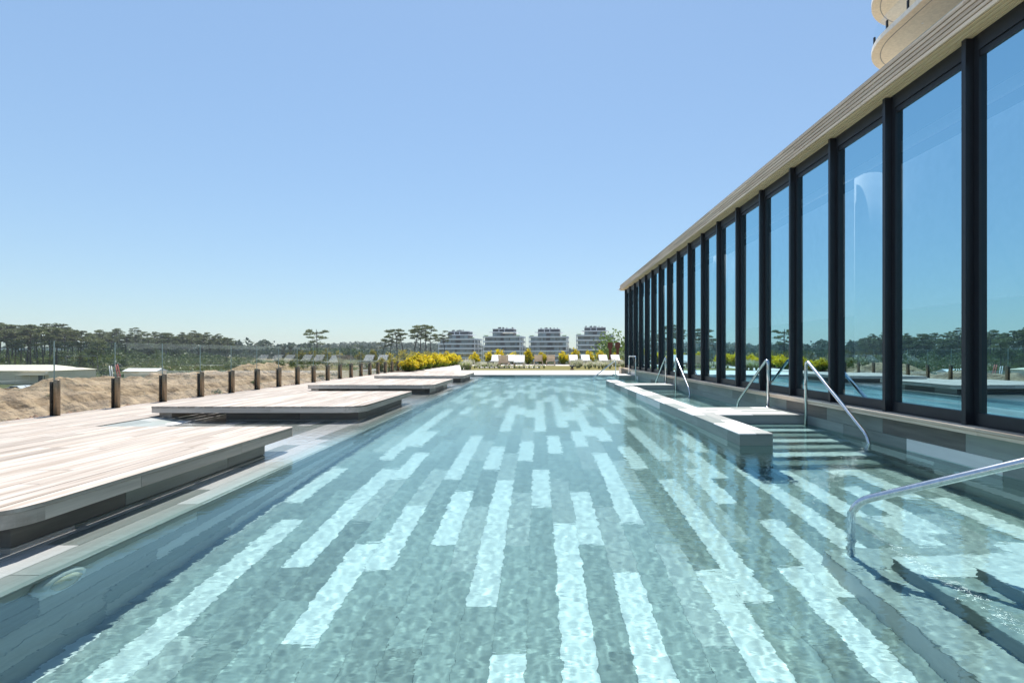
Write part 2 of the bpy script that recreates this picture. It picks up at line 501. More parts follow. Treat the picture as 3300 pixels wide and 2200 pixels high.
def axis(lo, hi, marks, fine_lo, fine_hi, fine):
    a = list(np.arange(fine_lo, fine_hi + 1e-6, fine))
    s = fine
    v = fine_hi
    while v < hi: s *= 1.13; v += s; a.append(v)
    s = fine; v = fine_lo
    while v > lo: s *= 1.13; v -= s; a.append(v)
    return np.array(sorted(set(np.round(a + marks, 3))))
gx = axis(-4500, 4500, [-8.3, -8.0, -7.95, -7.9], -40, -8.5, 0.3)
gy = axis(-400, 6000, [47.5], 20, 70, 0.3)
GX, GY = np.meshgrid(gx, gy)
GZ = terrain_z(GX, GY) + np.where((GX < -8.3) & (GX > -60) & (GY < 120), rng.normal(0, 0.06, GX.shape), 0)
fr = np.random.default_rng(15)
for lam_, am_ in ((7, .22), (4, .14), (2.2, .10), (1.3, .07), (0.8, .045)):
    for q_ in range(5):
        a_ = fr.random() * 6.28; k_ = 6.28 / (lam_ * fr.uniform(.8, 1.25))
        GZ = GZ + np.where((GX < -16) & (GX > -44) & (GY > 16) & (GY < 80), am_ / 2 * np.sin(k_ * (GX * math.cos(a_) + GY * math.sin(a_)) + fr.random() * 6.28), 0)
def grid_faces(nx, ny):
    I = np.arange(nx * ny).reshape(ny, nx)
    return np.stack([I[:-1, :-1].ravel(), I[:-1, 1:].ravel(), I[1:, 1:].ravel(), I[1:, :-1].ravel()], 1)
def ground_mat():
    m, nt, b = new_mat('ground')
    L = nt.links.new
    tc = N(nt, 'ShaderNodeTexCoord')
    n1 = N(nt, 'ShaderNodeTexNoise'); n1.inputs['Scale'].default_value = 0.8; n1.inputs['Detail'].default_value = 10
    n2 = N(nt, 'ShaderNodeTexNoise'); n2.inputs['Scale'].default_value = 0.05; n2.inputs['Detail'].default_value = 5
    n3 = N(nt, 'ShaderNodeTexNoise'); n3.inputs['Scale'].default_value = 2.2; n3.inputs['Detail'].default_value = 8
    for n in (n1, n2, n3): L(tc.outputs['Object'], n.inputs['Vector'])
    def mixc(fac, a, bb):
        mx = N(nt, 'ShaderNodeMix', data_type='RGBA')
        if isinstance(a, tuple): mx.inputs['A'].default_value = (*a, 1)
        else: L(a, mx.inputs['A'])
        if isinstance(bb, tuple): mx.inputs['B'].default_value = (*bb, 1)
        else: L(bb, mx.inputs['B'])
        L(fac, mx.inputs['Factor']); return mx.outputs['Result']
    def ramp(src, a, c):
        r = N(nt, 'ShaderNodeMapRange'); r.inputs[1].default_value = a; r.inputs[2].default_value = c
        L(src, r.inputs[0]); return r.outputs[0]
    sand = mixc(ramp(n1.outputs['Fac'], 0.36, 0.62), (0.43, 0.315, 0.205), (0.25, 0.178, 0.115))
    green = mixc(ramp(n1.outputs['Fac'], 0.4, 0.6), (0.055, 0.075, 0.028), (0.11, 0.11, 0.045))
    sx = N(nt, 'ShaderNodeSeparateXYZ'); L(tc.outputs['Object'], sx.inputs[0])
    far = N(nt, 'ShaderNodeMath', operation='MAXIMUM')
    L(ramp(sx.outputs['X'], -44, -60), far.inputs[0]); L(ramp(sx.outputs['Y'], 62, 84), far.inputs[1])
    patch = N(nt, 'ShaderNodeMath', operation='MULTIPLY')
    L(far.outputs[0], patch.inputs[0]); L(ramp(n2.outputs['Fac'], 0.36, 0.46), patch.inputs[1])
    weeds = N(nt, 'ShaderNodeMath', operation='MAXIMUM')
    L(patch.outputs[0], weeds.inputs[0]); L(ramp(n3.outputs['Fac'], 0.66, 0.74), weeds.inputs[1])
    L(mixc(weeds.outputs[0], sand, green), b.inputs['Base Color'])
    b.inputs['Roughness'].default_value = 0.95; b.inputs['Specular IOR Level'].default_value = 0.1
    bp = N(nt, 'ShaderNodeBump'); bp.inputs['Strength'].default_value = 1.0; bp.inputs['Distance'].default_value = 0.3
    L(n3.outputs['Fac'], bp.inputs['Height']); L(bp.outputs[0], b.inputs['Normal'])
ground_mat()
ground = link('ground', mesh_arr('ground', np.stack([GX.ravel(), GY.ravel(), GZ.ravel()], 1), grid_faces(len(gx), len(gy)), 'ground', smooth=True))
tag(ground, kind='structure')

def gz(x, y):
    return float(terrain_z(np.array([float(x)]), np.array([float(y)]))[0])

# ------------------------------------------------------------------ pool: basin, tiles, water
pool = link('pool_floor', mesh_arr('pool_floor', [(-2.7, 0.4, -DEPTH - 0.01), (4.4, 0.4, -DEPTH - 0.01), (4.4, 24.6, -DEPTH - 0.01), (-2.7, 24.6, -DEPTH - 0.01)], [(0, 1, 2, 3)], 'grout'))
tag(pool, kind='structure'); pool.cycles.is_caustics_receiver = True
WHITE = {}          # column -> list of near ends (floor tiles seen white in the photograph)
for k, y in ((0, 3.35), (0, 2.13), (1, 4.15), (3, 4.58), (3, 5.80), (2, 2.52), (2, 1.30), (5, 2.52), (5, 1.30), (6, 3.33), (6, 4.56), (9, 3.33), (8, 2.52), (8, 1.3),
             (11, 3.75), (11, 4.97), (8, 4.98), (9, 5.81), (5, 6.22), (7, 6.62), (7, 7.84), (-3, 3.34), (-3, 4.56), (-2, 1.70), (-5, 4.16), (-1, 4.99), (-8, 2.94), (-7, 3.75),
             (-10, 3.75), (-10, 4.98), (-9, 5.82), (-12, 3.40), (-12, 2.18), (-14, 1.72), (-13, 4.98), (-11, 6.62), (-11, 7.84), (-6, 5.80), (-6, 7.0), (-4, 6.20), (-2, 6.59), (0, 7.03),
             (13, 4.56), (15, 4.15), (17, 4.98), (14, 3.34), (13, 5.80), (18, 3.7), (16, 5.8), (12, 6.2), (19, 6.2), (10, 7.0), (2, 7.0), (4, 7.8)):
    WHITE.setdefault(k, []).append(y)
rest = {'tile_white': [], 'tile_grey': [], 'tile_pale': []}
n_tiles = 0
STEP = 0.4067
for k in range(-14, 21):
    x0 = 0.13 + TW * k
    x1 = x0 + TW
    if k == -14: x0 = -2.56
    ends = WHITE.get(k)
    ph = (round((ends[0] - 3.745) / STEP) % 3) if ends else random.randrange(3)
    y = 3.745 + STEP * ph - 4 * TL
    while y < Y_FAR:
        ya, yb = max(y, Y_NEAR - 0.05), min(y + TL, Y_FAR + 0.05)
        if yb - ya > 0.05:
            if ends and any(abs(e - y) < 0.25 for e in ends): mt = 'tile_white'
            elif y > 7.4 and random.random() < 0.34: mt = 'tile_white'
            else: mt = random.choice(('tile_grey', 'tile_grey', 'tile_grey', 'tile_pale'))
            if ya < 9.6 and n_tiles < 300 and ya > 0.5:
                piece('tile', x1 - x0 - 0.001, yb - ya - 0.001, 0.01, mt, ((x0 + x1) / 2, (ya + yb) / 2, -DEPTH - 0.006), pool, ch=0.0006, wet=True); n_tiles += 1
            else:
                rest[mt].append((x0 + .0015, x1 - .0015, ya + .0015, yb - .0015, -DEPTH - 0.006, -DEPTH + 0.004))
        y += TL
for mt, parts in rest.items():
    o = joined('far_tiles', parts, mt, pool, wet=True); o['kind'] = 'stuff'

def wall_tiles(parent, axis_, pos, a0, a1, rows, facing, near_limit, pal, seedv):
    """Vertical tile courses. axis_ 'y': wall plane x=pos running along y; 'x': wall plane y=pos running along x."""
    rr = random.Random(seedv)
    for (z0, z1) in rows:
        a = a0 - rr.choice((0, STEP, 2 * STEP))
        while a < a1:
            s, e = max(a, a0), min(a + TL, a1)
            if e - s > 0.03:
                mt = rr.choices([p[0] for p in pal], [p[1] for p in pal])[0]
                c, zc = (s + e) / 2, (z0 + z1) / 2
                if axis_ == 'y':
                    lx = (0, 0, -facing)
                    piece('tile', z1 - z0 - .003, e - s - .003, 0.012, mt, (pos, c, zc), parent, (0, 1, 0), lx, wet=True)
                else:
                    piece('tile', z1 - z0 - .003, e - s - .003, 0.012, mt, (c, pos, zc), parent, (1, 0, 0), (0, 0, -facing), wet=True)
            a += TL
PAL = (('tile_grey', 6), ('tile_white', 2), ('tile_pale', 2))
# left deep wall under the shelf
lw = box('pool_wall_left', -2.75, -2.56, 0.3, 24.6, -1.5, SHELF - 0.012, 'grout', ch=0, wet=True); tag(lw, kind='structure')
rows5 = [(-DEPTH + i * 0.1855, -DEPTH + (i + 1) * 0.1855) for i in range(6)]
wall_tiles(lw, 'y', -2.56, Y_NEAR, Y_FAR, rows5, 1, 0, (('tile_grey', 3), ('tile_white', 4), ('tile_pale', 3)), 3)
# right wall up to the ledge below the windows
rw = box('pool_wall_right', X_RIGHT + 0.012, X_RIGHT + 0.3, 0.3, 24.75, -1.5, 0.33, 'grout', ch=0, wet=True); tag(rw, kind='structure')
rows8 = [(0.33 - (i + 1) * 0.2, 0.33 - i * 0.2) for i in range(7)]
wall_tiles(rw, 'y', X_RIGHT + 0.012, Y_NEAR, 24.7, rows8, -1, 0, (('tile_grey', 8), ('tile_white', 1.6), ('tile_dark', 2.5)), 11)
# far wall and near wall
fw = box('pool_wall_far', -5.7, 4.5, Y_FAR + 0.012, Y_FAR + 0.25, -1.5, DECK_Z - 0.03, 'grout', ch=0, wet=True); tag(fw, kind='structure')
wall_tiles(fw, 'x', Y_FAR + 0.012, -5.6, X_RIGHT, [(DECK_Z - 0.03 - (i + 1) * 0.2, DECK_Z - 0.03 - i * 0.2) for i in range(6)], 1, 0, (('tile_grey', 4), ('tile_white', 4), ('tile_pale', 2)), 12)
nw = box('pool_wall_near', -5.7, 4.5, Y_NEAR - 0.25, Y_NEAR, -1.5, DECK_Z - 0.05, 'tile_grey', ch=0, wet=True); tag(nw, kind='structure')
nd = box('near_terrace', -6.1, 4.5, -5.0, Y_NEAR + 0.03, DECK_Z - 0.05, DECK_Z, 'paver', ch=0.004); tag(nd, kind='structure')

# shallow shelf with its beach ramp
sh = link('pool_shelf', mesh_arr('pool_shelf', [(-6.2, 0.4, DECK_Z - 0.024), (-4.95, 0.4, SHELF - 0.012), (X_EDGE - 0.01, 0.4, SHELF - 0.012), (X_EDGE - 0.01, 24.6, SHELF - 0.012), (-4.95, 24.6, SHELF - 0.012), (-6.2, 24.6, DECK_Z - 0.024), (X_EDGE - 0.01, 0.4, SHELF - 0.05), (X_EDGE - 0.01, 24.6, SHELF - 0.05), (-2.7, 0.4, SHELF - 0.05), (-2.7, 24.6, SHELF - 0.05)],
    [(0, 1, 4, 5), (1, 2, 3, 4), (2, 6, 7, 3), (6, 8, 9, 7)], 'grout'))
tag(sh, kind='structure'); sh.cycles.is_caustics_receiver = True
PLAT = [(2.66 + 5.6 * i, 2.66 + 5.6 * i + 3.34) for i in range(4)]
rr = random.Random(21)
cols = [(-6.145 + i * TW, -6.145 + (i + 1) * TW, 'r') for i in range(6)] + [(-4.945 + i * 0.2037, -4.945 + (i + 1) * 0.2037, 'f') for i in range(12)]
n_sh = 0
sh_rest = {'tile_white': [], 'tile_grey': [], 'tile_pale': []}
slope = (DECK_Z - 0.012 - SHELF) / 1.20
for ci, (xa, xb, kind_) in enumerate(cols):
    y = Y_NEAR - rr.choice((0, STEP, 2 * STEP))
    while y < Y_FAR:
        s, e = max(y, Y_NEAR), min(y + TL, Y_FAR)
        y += TL
        if e - s < 0.05: continue
        # under a plinth nothing is laid
        if xa > -5.1 and xb < -2.99 and any(s > p0 + 0.3 and e < p1 - 0.45 for p0, p1 in PLAT): continue
        mt = rr.choices(('tile_white', 'tile_grey', 'tile_pale'), (3.2, 3.5, 4))[0]
        xc = (xa + xb) / 2
        if kind_ == 'r':
            zc = DECK_Z - 0.012 - slope * (xc + 6.145)
            lx = (1, 0, -slope)
            if s < 13.5: piece('tile', TW * 1.005 - 0.003, e - s - 0.003, 0.01, mt, (xc, (s + e) / 2, zc - 0.01), sh, (0, 1, 0), lx, wet=True); n_sh += 1
            else: sh_rest[mt].append((xa + .002, xb - .002, s + .002, e - .002, zc - 0.03, zc - 0.005))
        elif s < 17: piece('tile', xb - xa - 0.003, e - s - 0.003, 0.012, mt, (xc, (s + e) / 2, SHELF - 0.012), sh, wet=True); n_sh += 1
        else: sh_rest[mt].append((xa + .002, xb - .002, s + .002, e - .002, SHELF - 0.012, SHELF))
for mt, parts in sh_rest.items():
    if parts:
        o = joined('far_tiles', parts, mt, sh, wet=True); o['kind'] = 'stuff'
# rounded nosing along the shelf edge, in lengths
y = Y_NEAR
while y < Y_FAR:
    L_ = min(TL, Y_FAR - y)
    piece('nosing', 0.05, L_ - 0.003, 0.03, rr.choice(('tile_pale', 'tile_grey', 'tile_white')), (X_EDGE - 0.03, y + L_ / 2, SHELF - 0.028), sh, ch=0.01, wet=True)
    y += TL

# water surface
def waves(X, Y, spc):
    r = np.random.default_rng(5)
    Z = np.zeros_like(X)
    for i in range(110):
        lam = 0.043 * 10 ** (r.random() ** 1.7 * 0.95)
        a = r.normal(0.35, 0.95)
        k = 2 * math.pi / lam
        amp = lam * 0.00028 * (0.6 + 0.8 * r.random())
        ph = r.random() * 6.28
        fadeout = np.clip((lam / spc - 2.6) / 2.0, 0, 1)
        env = 0.75 + 0.45 * np.sin(X * r.uniform(.5, 1.6) + r.random() * 6.3) * np.sin(Y * r.uniform(.3, 1.0) + r.random() * 6.3)
        Z += env * amp * fadeout * np.sin(k * (X * math.sin(a) + Y * math.cos(a)) + ph)
    return Z
ys = list(np.arange(Y_NEAR - 0.02, 1.2, 0.06)); v = 1.2
while v < Y_FAR + 0.02:
    ys.append(v); v += 0.0105 * max(1.0, v / 3.2)
ys.append(Y_FAR + 0.02)
xs = list(np.arange(-5.75, -2.7, 0.03)) + list(np.arange(-2.7, X_RIGHT + 0.03, 0.0108))
xs = np.array(xs); ys = np.array(ys)
WX, WY = np.meshgrid(xs, ys)
SP = np.maximum(0.0108, 0.0105 * np.maximum(1.0, WY / 3.2))
SP = np.where(WX < -2.7, np.maximum(SP, 0.03), SP)
WZ = waves(WX, WY, SP)
water = link('water', mesh_arr('water', np.stack([WX.ravel(), WY.ravel(), WZ.ravel()], 1), grid_faces(len(xs), len(ys)), 'water', smooth=True))
tag(water, kind='structure'); water.cycles.is_caustics_caster = True

# ------------------------------------------------------------------ corner steps in the near right corner
steps = thing('corner_steps', 'submerged grey tiled L-shaped corner steps in the near right corner of the pool', 'steps', (3.1, 2.2, -DEPTH))
for i, (x0, y1, z) in enumerate(((2.05, 3.73, -0.95), (2.33, 3.42, -0.75), (2.61, 3.10, -0.55), (2.90, 2.78, -0.35), (3.18, 2.46, -0.15))):
    st = box('step', x0 + 0.012, X_RIGHT + 0.01, Y_NEAR - 0.01, y1 - 0.012, z - 0.24, z - 0.012, 'tile_grey', steps, ch=0, wet=True)
    rs = random.Random(40 + i)
    if i == 0:
        for q in range(3): piece('riser_tile', 0.245, min(TL, 3.12 - q * TL) - .003, 0.01, 'tile_white', (x0 + 0.012, y1 - q * TL - min(TL, 3.12 - q * TL) / 2, z - 0.14), st, (0, 1, 0), (0, 0, 1), wet=True)
    # far strip across, then the strip along the left edge
    xx = x0
    while xx < X_RIGHT:
        L_ = min(TL, X_RIGHT - xx)
        mt = rs.choice(('tile_grey', 'tile_pale', 'tile_white'))
        if i == 1: mt = 'tile_white'
        piece('tread_tile', 0.30, L_ - .003, 0.016, mt if not (i == 0 and xx < x0 + .1) else 'tile_pale', (xx + L_ / 2, y1 - 0.15, z - 0.012), st, (1, 0, 0), (0, -1, 0), 0.004, wet=True)
        xx += TL
    yy = y1 - 0.303
    while yy > Y_NEAR:
        L_ = min(TL, yy - Y_NEAR)
        mt = ('tile_pale', 'tile_grey', 'tile_pale', 'tile_grey', 'tile_white')[i] if rs.random() < .7 else 'tile_pale'
        piece('tread_tile', 0.30, L_ - .003, 0.016, mt, (x0 + 0.15, yy - L_ / 2, z - 0.012), st, ch=0.004, wet=True)
        yy -= TL

# ------------------------------------------------------------------ spa partition and its cross platforms
spa = thing('spa_wall', 'low white and grey tiled partition wall rising just above the water', 'wall', (2.6, 12.2, 0))
X0, X1, SY0, SY1, ST = 2.40, 2.80, 6.15, 18.35, 0.145
core = box('wall_core', X0 + 0.014, X1 - 0.014, SY0 + 0.014, SY1 - 0.014, -DEPTH, ST - 0.016, 'grout', spa, ch=0, wet=True)
rs = random.Random(5)
for c in range(2):
    y = SY0 - (0 if c == 0 else 0.6)
    j = 0
    while y < SY1:
        s, e = max(y, SY0), min(y + 0.915, SY1)
        if e - s > 0.04:
            mt = 'tile_white' if (j + c) % 2 == 0 or rs.random() < 0.15 else ('tile_pale' if rs.random() < .6 else 'tile_grey')
            piece('coping_tile', 0.2 - .003 + 0.006, e - s - .003, 0.018, mt, (X0 + 0.1 + 0.2 * c, (s + e) / 2, ST - 0.016), spa, ch=0.007, wet=True)
        y += 0.915; j += 1
rows_s = [(ST - 0.018 - (i + 1) * 0.19, ST - 0.018 - i * 0.19) for i in range(7)]
wall_tiles(core, 'y', X0 + 0.014, SY0, SY1, rows_s, -1, 0, (('tile_grey', 4), ('tile_white', 3), ('tile_pale', 2)), 17)
wall_tiles(core, 'y', X1 - 0.014, SY0, SY1, rows_s[:3], 1, 0, (('tile_grey', 5), ('tile_white', 2), ('tile_pale', 2)), 18)
wall_tiles(core, 'x', SY0 + 0.014, X0, X1, rows_s, 1, 0, (('tile_grey', 1),), 19)
def stair(name, label, ya, yb, near_steps, far_steps, seedv):
    """Landing across the spa with steps going down on either side."""
    t = thing(name, label, 'steps', (3.5, (ya + yb) / 2, -DEPTH))
    rs = random.Random(seedv)
    body = box('landing', X1 + 0.003, X_RIGHT, ya + 0.014, yb - 0.014, -DEPTH, ST - 0.02, 'tile_pale', t, ch=0, wet=True)
    y = ya; j = 0
    while y < yb - 0.02:
        w = min(0.19, yb - y)
        x = X1 + 0.004 - rs.choice((0, .4, .7))
        q = 0
        while x < X_RIGHT:
            s, e = max(x, X1 + 0.004), min(x + 0.95, X_RIGHT - 0.002)
            if e - s > 0.03:
                piece('tread_tile', w - .003, e - s - .003, 0.018, 'tile_white' if (j + q) % 2 == 0 else rs.choice(('tile_pale', 'tile_grey')), ((s + e) / 2, y + w / 2, ST - 0.02), body, (1, 0, 0), (0, -1, 0), 0.005, wet=True)
            x += 0.95; q += 1
        y += 0.19; j += 1
    for sgn, n in ((-1, near_steps), (1, far_steps)):
        for i in range(n):
            z = ST - 0.17 * (i + 1)
            edge = ya if sgn < 0 else yb
            a, b = edge + sgn * 0.28 * i, edge + sgn * 0.28 * (i + 1)
            a, b = min(a, b), max(a, b)
            st = box('step', X1 + 0.004, X_RIGHT - 0.003, a + 0.002, b - 0.002, max(-DEPTH, z - 0.35), z - 0.02, 'tile_grey', t, ch=0, wet=True)
            piece('tread_tile', 0.27, X_RIGHT - X1 - 0.01, 0.02, 'tile_white' if i % 2 == 1 else rs.choice(('tile_pale', 'tile_grey')), ((X1 + X_RIGHT) / 2, (a + b) / 2, z - 0.02), st, (1, 0, 0), (0, -1, 0), 0.006, wet=True)
    return t
stair('spa_steps', 'striped tiled steps and landing inside the near end of the partition wall', 8.05, 9.2, 7, 6, 61)
stair('spa_steps', 'striped tiled landing and steps inside the far end of the partition wall', 15.6, 16.5, 5, 6, 62)
bx = thing('corner_platform', 'small tiled platform in the far right corner of the pool', 'platform', (3.85, 23.5, 0))
bb = box('platform_core', 3.5, X_RIGHT - 0.002, 22.4, Y_FAR, -DEPTH, 0.12, 'tile_grey', bx, ch=0, wet=True)
for j in range(5):
    piece('coping_tile', 0.695, 0.397, 0.018, 'tile_white' if j % 2 else 'tile_pale', (3.848, 22.6 + 0.4 * j, 0.12), bb, ch=0.006)
for i in range(5):
    z = 0.0 - 0.2 * i
    box('step', 3.5 - 0.3 * (i + 1), 3.5 - 0.3 * i - .003, 22.4, Y_FAR, -DEPTH, z - .02, ('tile_white', 'tile_grey')[i % 2], bx, ch=.004, wet=True)

# ------------------------------------------------------------------ handrails
RAD = 0.0235
def handrail(label, pts, flanges, radius=0.12, rad=RAD):
    b = Vector(pts[0])
    t = thing('handrail', label, 'handrail', tuple(b), 'steel pool handrails')
    tube('rail', smooth_path(pts, radius), rad, 'steel', t, 16, wet=True)
    for f in flanges:
        tube('floor_flange', [Vector(f) - Vector((0, 0, .004)), Vector(f) + Vector((0, 0, .008)), Vector(f) + Vector((0, 0, 0.016))], [0.06, 0.058, 0.03], 'white_plastic' if f[2] < -0.5 else 'steel', t, 20, wet=True)
RX = 4.06
handrail('thick steel handrail slanting out of the water over the near right corner steps', [(2.19, 3.61, -0.95), (2.19, 3.61, 0.055), (3.02, 2.80, 0.60), (3.32, 2.50, 0.80), (3.32, 2.50, -0.15)], [(2.19, 3.61, -0.95)], 0.13, 0.0265)
handrail('steel handrail sloping towards the camera from the nearer spa landing', [(RX, 7.83, -0.05), (RX, 7.83, 1.01), (RX, 6.33, 0.06), (RX, 6.33, -0.5)], [], 0.13)
handrail('steel handrail sloping away from the nearer spa landing into the spa', [(RX, 9.12, ST), (RX, 9.12, 1.02), (RX, 10.5, 0.12), (RX, 10.6, -0.3)], [(RX, 9.12, ST)], 0.13)
handrail('steel handrail sloping towards the camera from the farther spa landing', [(RX, 15.25, -0.03), (RX, 15.25, 1.0), (RX, 13.85, 0.12), (RX, 13.75, -0.3)], [], 0.13)
handrail('steel handrail sloping away from the farther spa landing', [(RX, 16.45, ST), (RX, 16.45, 1.0), (RX, 17.85, 0.1), (RX, 17.95, -0.3)], [(RX, 16.45, ST)], 0.13)
handrail('steel handrail sloping left into the water at the far end of the pool', [(3.49, 23.3, -0.06), (3.49, 23.3, 0.79), (2.44, 23.3, -0.03), (2.36, 23.3, -0.35)], [], 0.12)
handrail('square hoop grab rail at the far corner below the last windows', [(RX, 23.1, 0.138), (RX, 23.1, 0.97), (RX, 21.55, 0.97), (RX, 21.55, -0.4)], [(RX, 23.1, 0.138)], 0.1)

# ------------------------------------------------------------------ underwater lamp and wall fitting
def disc_fit(name, label, cx, cy, cz, facing, r, mats):
    t = thing(name, label, 'pool light', (cx, cy, cz))
    f = facing
    ring = tube('ring', [(cx, cy, cz), (cx + f * .02, cy, cz), (cx + f * .045, cy, cz), (cx + f * .06, cy, cz)], [r, r, r * 0.93, r * .7], 'white_plastic', t, 28, wet=True)
    tube('lens', [(cx + f * .05, cy, cz), (cx + f * .066, cy, cz), (cx + f * .074, cy, cz)], [r * .62, r * .6, r * .3], mats, t, 24, wet=True)
disc_fit('pool_light', 'round white underwater light on the left pool wall near the camera', -2.548, 2.72, -0.30, 1, 0.145, 'lens')
disc_fit('wall_inlet', 'small round white inlet under water on the right pool wall', 4.2, 5.1, -0.42, -1, 0.05, 'white_plastic')

# ------------------------------------------------------------------ boardwalk and terrace
PW, PG = 0.136, 0.007
def plank_field(parent, x0, x1, y0, y1, ztop, mat, lengths, rnd, limit=None, th=0.025):
    n = int((x1 - x0 + PG) / (PW + PG))
    w = (x1 - x0 - PG * (n - 1)) / n
    for i in range(n):
        xa = x0 + i * (w + PG)
        y = y0 - rnd.random() * lengths[0]
        while y < y1:
            L_ = rnd.choice(lengths)
            s, e = max(y, y0), min(y + L_, y1)
            if y1 - (y + L_) < 0.3: e = y1
            s, e = round(s, 2), round(e, 2)
            if e - s > 0.12:
                piece('plank', round(w, 4), e - s - 0.004, th, mat, (xa + w / 2, (s + e) / 2, ztop - th), parent, ch=0.003)
            y = max(e, y + L_)
rd = random.Random(31)
deck = box('deck', X_FENCE - 0.10, X_DECK, -5.0, 47.2, -0.35, DECK_Z - 0.03, 'dark_void', ch=0); tag(deck, kind='structure')
plank_field(deck, X_FENCE + 0.02 - 0.1, X_DECK, 3.4, 24.55, DECK_Z, 'deck_wood', (1.8, 2.4, 3.0), rd)
box('near_boards', X_FENCE - 0.08, X_DECK, -5.0, 3.39, DECK_Z - .025, DECK_Z, 'deck_wood', deck)
terrace = box('terrace', X_DECK, 14.0, Y_FAR + 0.26, 47.2, -0.6, DECK_Z - 0.03, 'dark_void', ch=0); tag(terrace, kind='structure')
plank_field(terrace, X_FENCE - 0.08, -4.5, 24.56, 30.4, DECK_Z, 'deck_wood', (2.4, 3.0), rd)
# pale stone coping and paving along the far end, laid in strips across
y = Y_FAR - 0.02
row = 0
while y < 30.3:
    x = -4.49 - rd.random() * 1.2
    w = 0.40 if row else 0.3
    while x < 3.98:
        s, e = max(x, -4.49), min(x + 2.4, 4.0)
        if e - s > 0.1:
            piece('paving_slab', w - 0.005, e - s - 0.005, 0.03, 'paver', ((s + e) / 2, y + w / 2, DECK_Z - 0.03), terrace, (1, 0, 0), (0, -1, 0), 0.004)
        x += 2.4
    y += w; row += 1
box('paving_strip', 4.01, 14.0, 25.6, 30.3, DECK_Z - 0.03, DECK_Z - .002, 'paver', terrace, ch=0.004)
path = prism('path', [(-7.2, 30.41), (-4.5, 30.41), (-5.4, 38), (-6.2, 46.9), (-6.9, 46.9)], DECK_Z - 0.03, DECK_Z - 0.003, 'paver'); tag(path, kind='structure')
bed = prism('planting_bed', [(-7.88, 27.5), (-7.2, 27.9), (-7.18, 30.41), (-6.88, 46.9), (-7.9, 46.9)], DECK_Z - 0.02, DECK_Z + 0.03, 'soil'); tag(bed, kind='structure')
lawn = prism('lawn', [(-4.45, 30.42), (14, 30.42), (14, 41.8), (-5.75, 41.8), (-5.35, 38)], DECK_Z - 0.03, DECK_Z + 0.004, 'grass_lawn'); tag(lawn, kind='structure')
pav = prism('garden_paving', [(-5.73, 41.82), (14, 41.82), (14, 45.3), (-6.0, 45.3)], DECK_Z - 0.03, DECK_Z, 'paver'); tag(pav, kind='structure')
bed2 = prism('back_planting_bed', [(-6.05, 45.32), (14, 45.32), (14, 47.0), (-6.15, 47.0)], DECK_Z - 0.02, DECK_Z + 0.02, 'soil'); tag(bed2, kind='structure')
step_slabs = thing('stepping_slabs', 'row of white paving slabs set in the lawn under the front sunloungers', 'paving', (-2.2, 35.2, DECK_Z))
for i in range(13):
    box('slab', -4.1 + 0.33 * i, -4.1 + 0.33 * i + 0.26, 34.6, 35.9, DECK_Z + 0.002, DECK_Z + 0.05, 'paver', step_slabs)

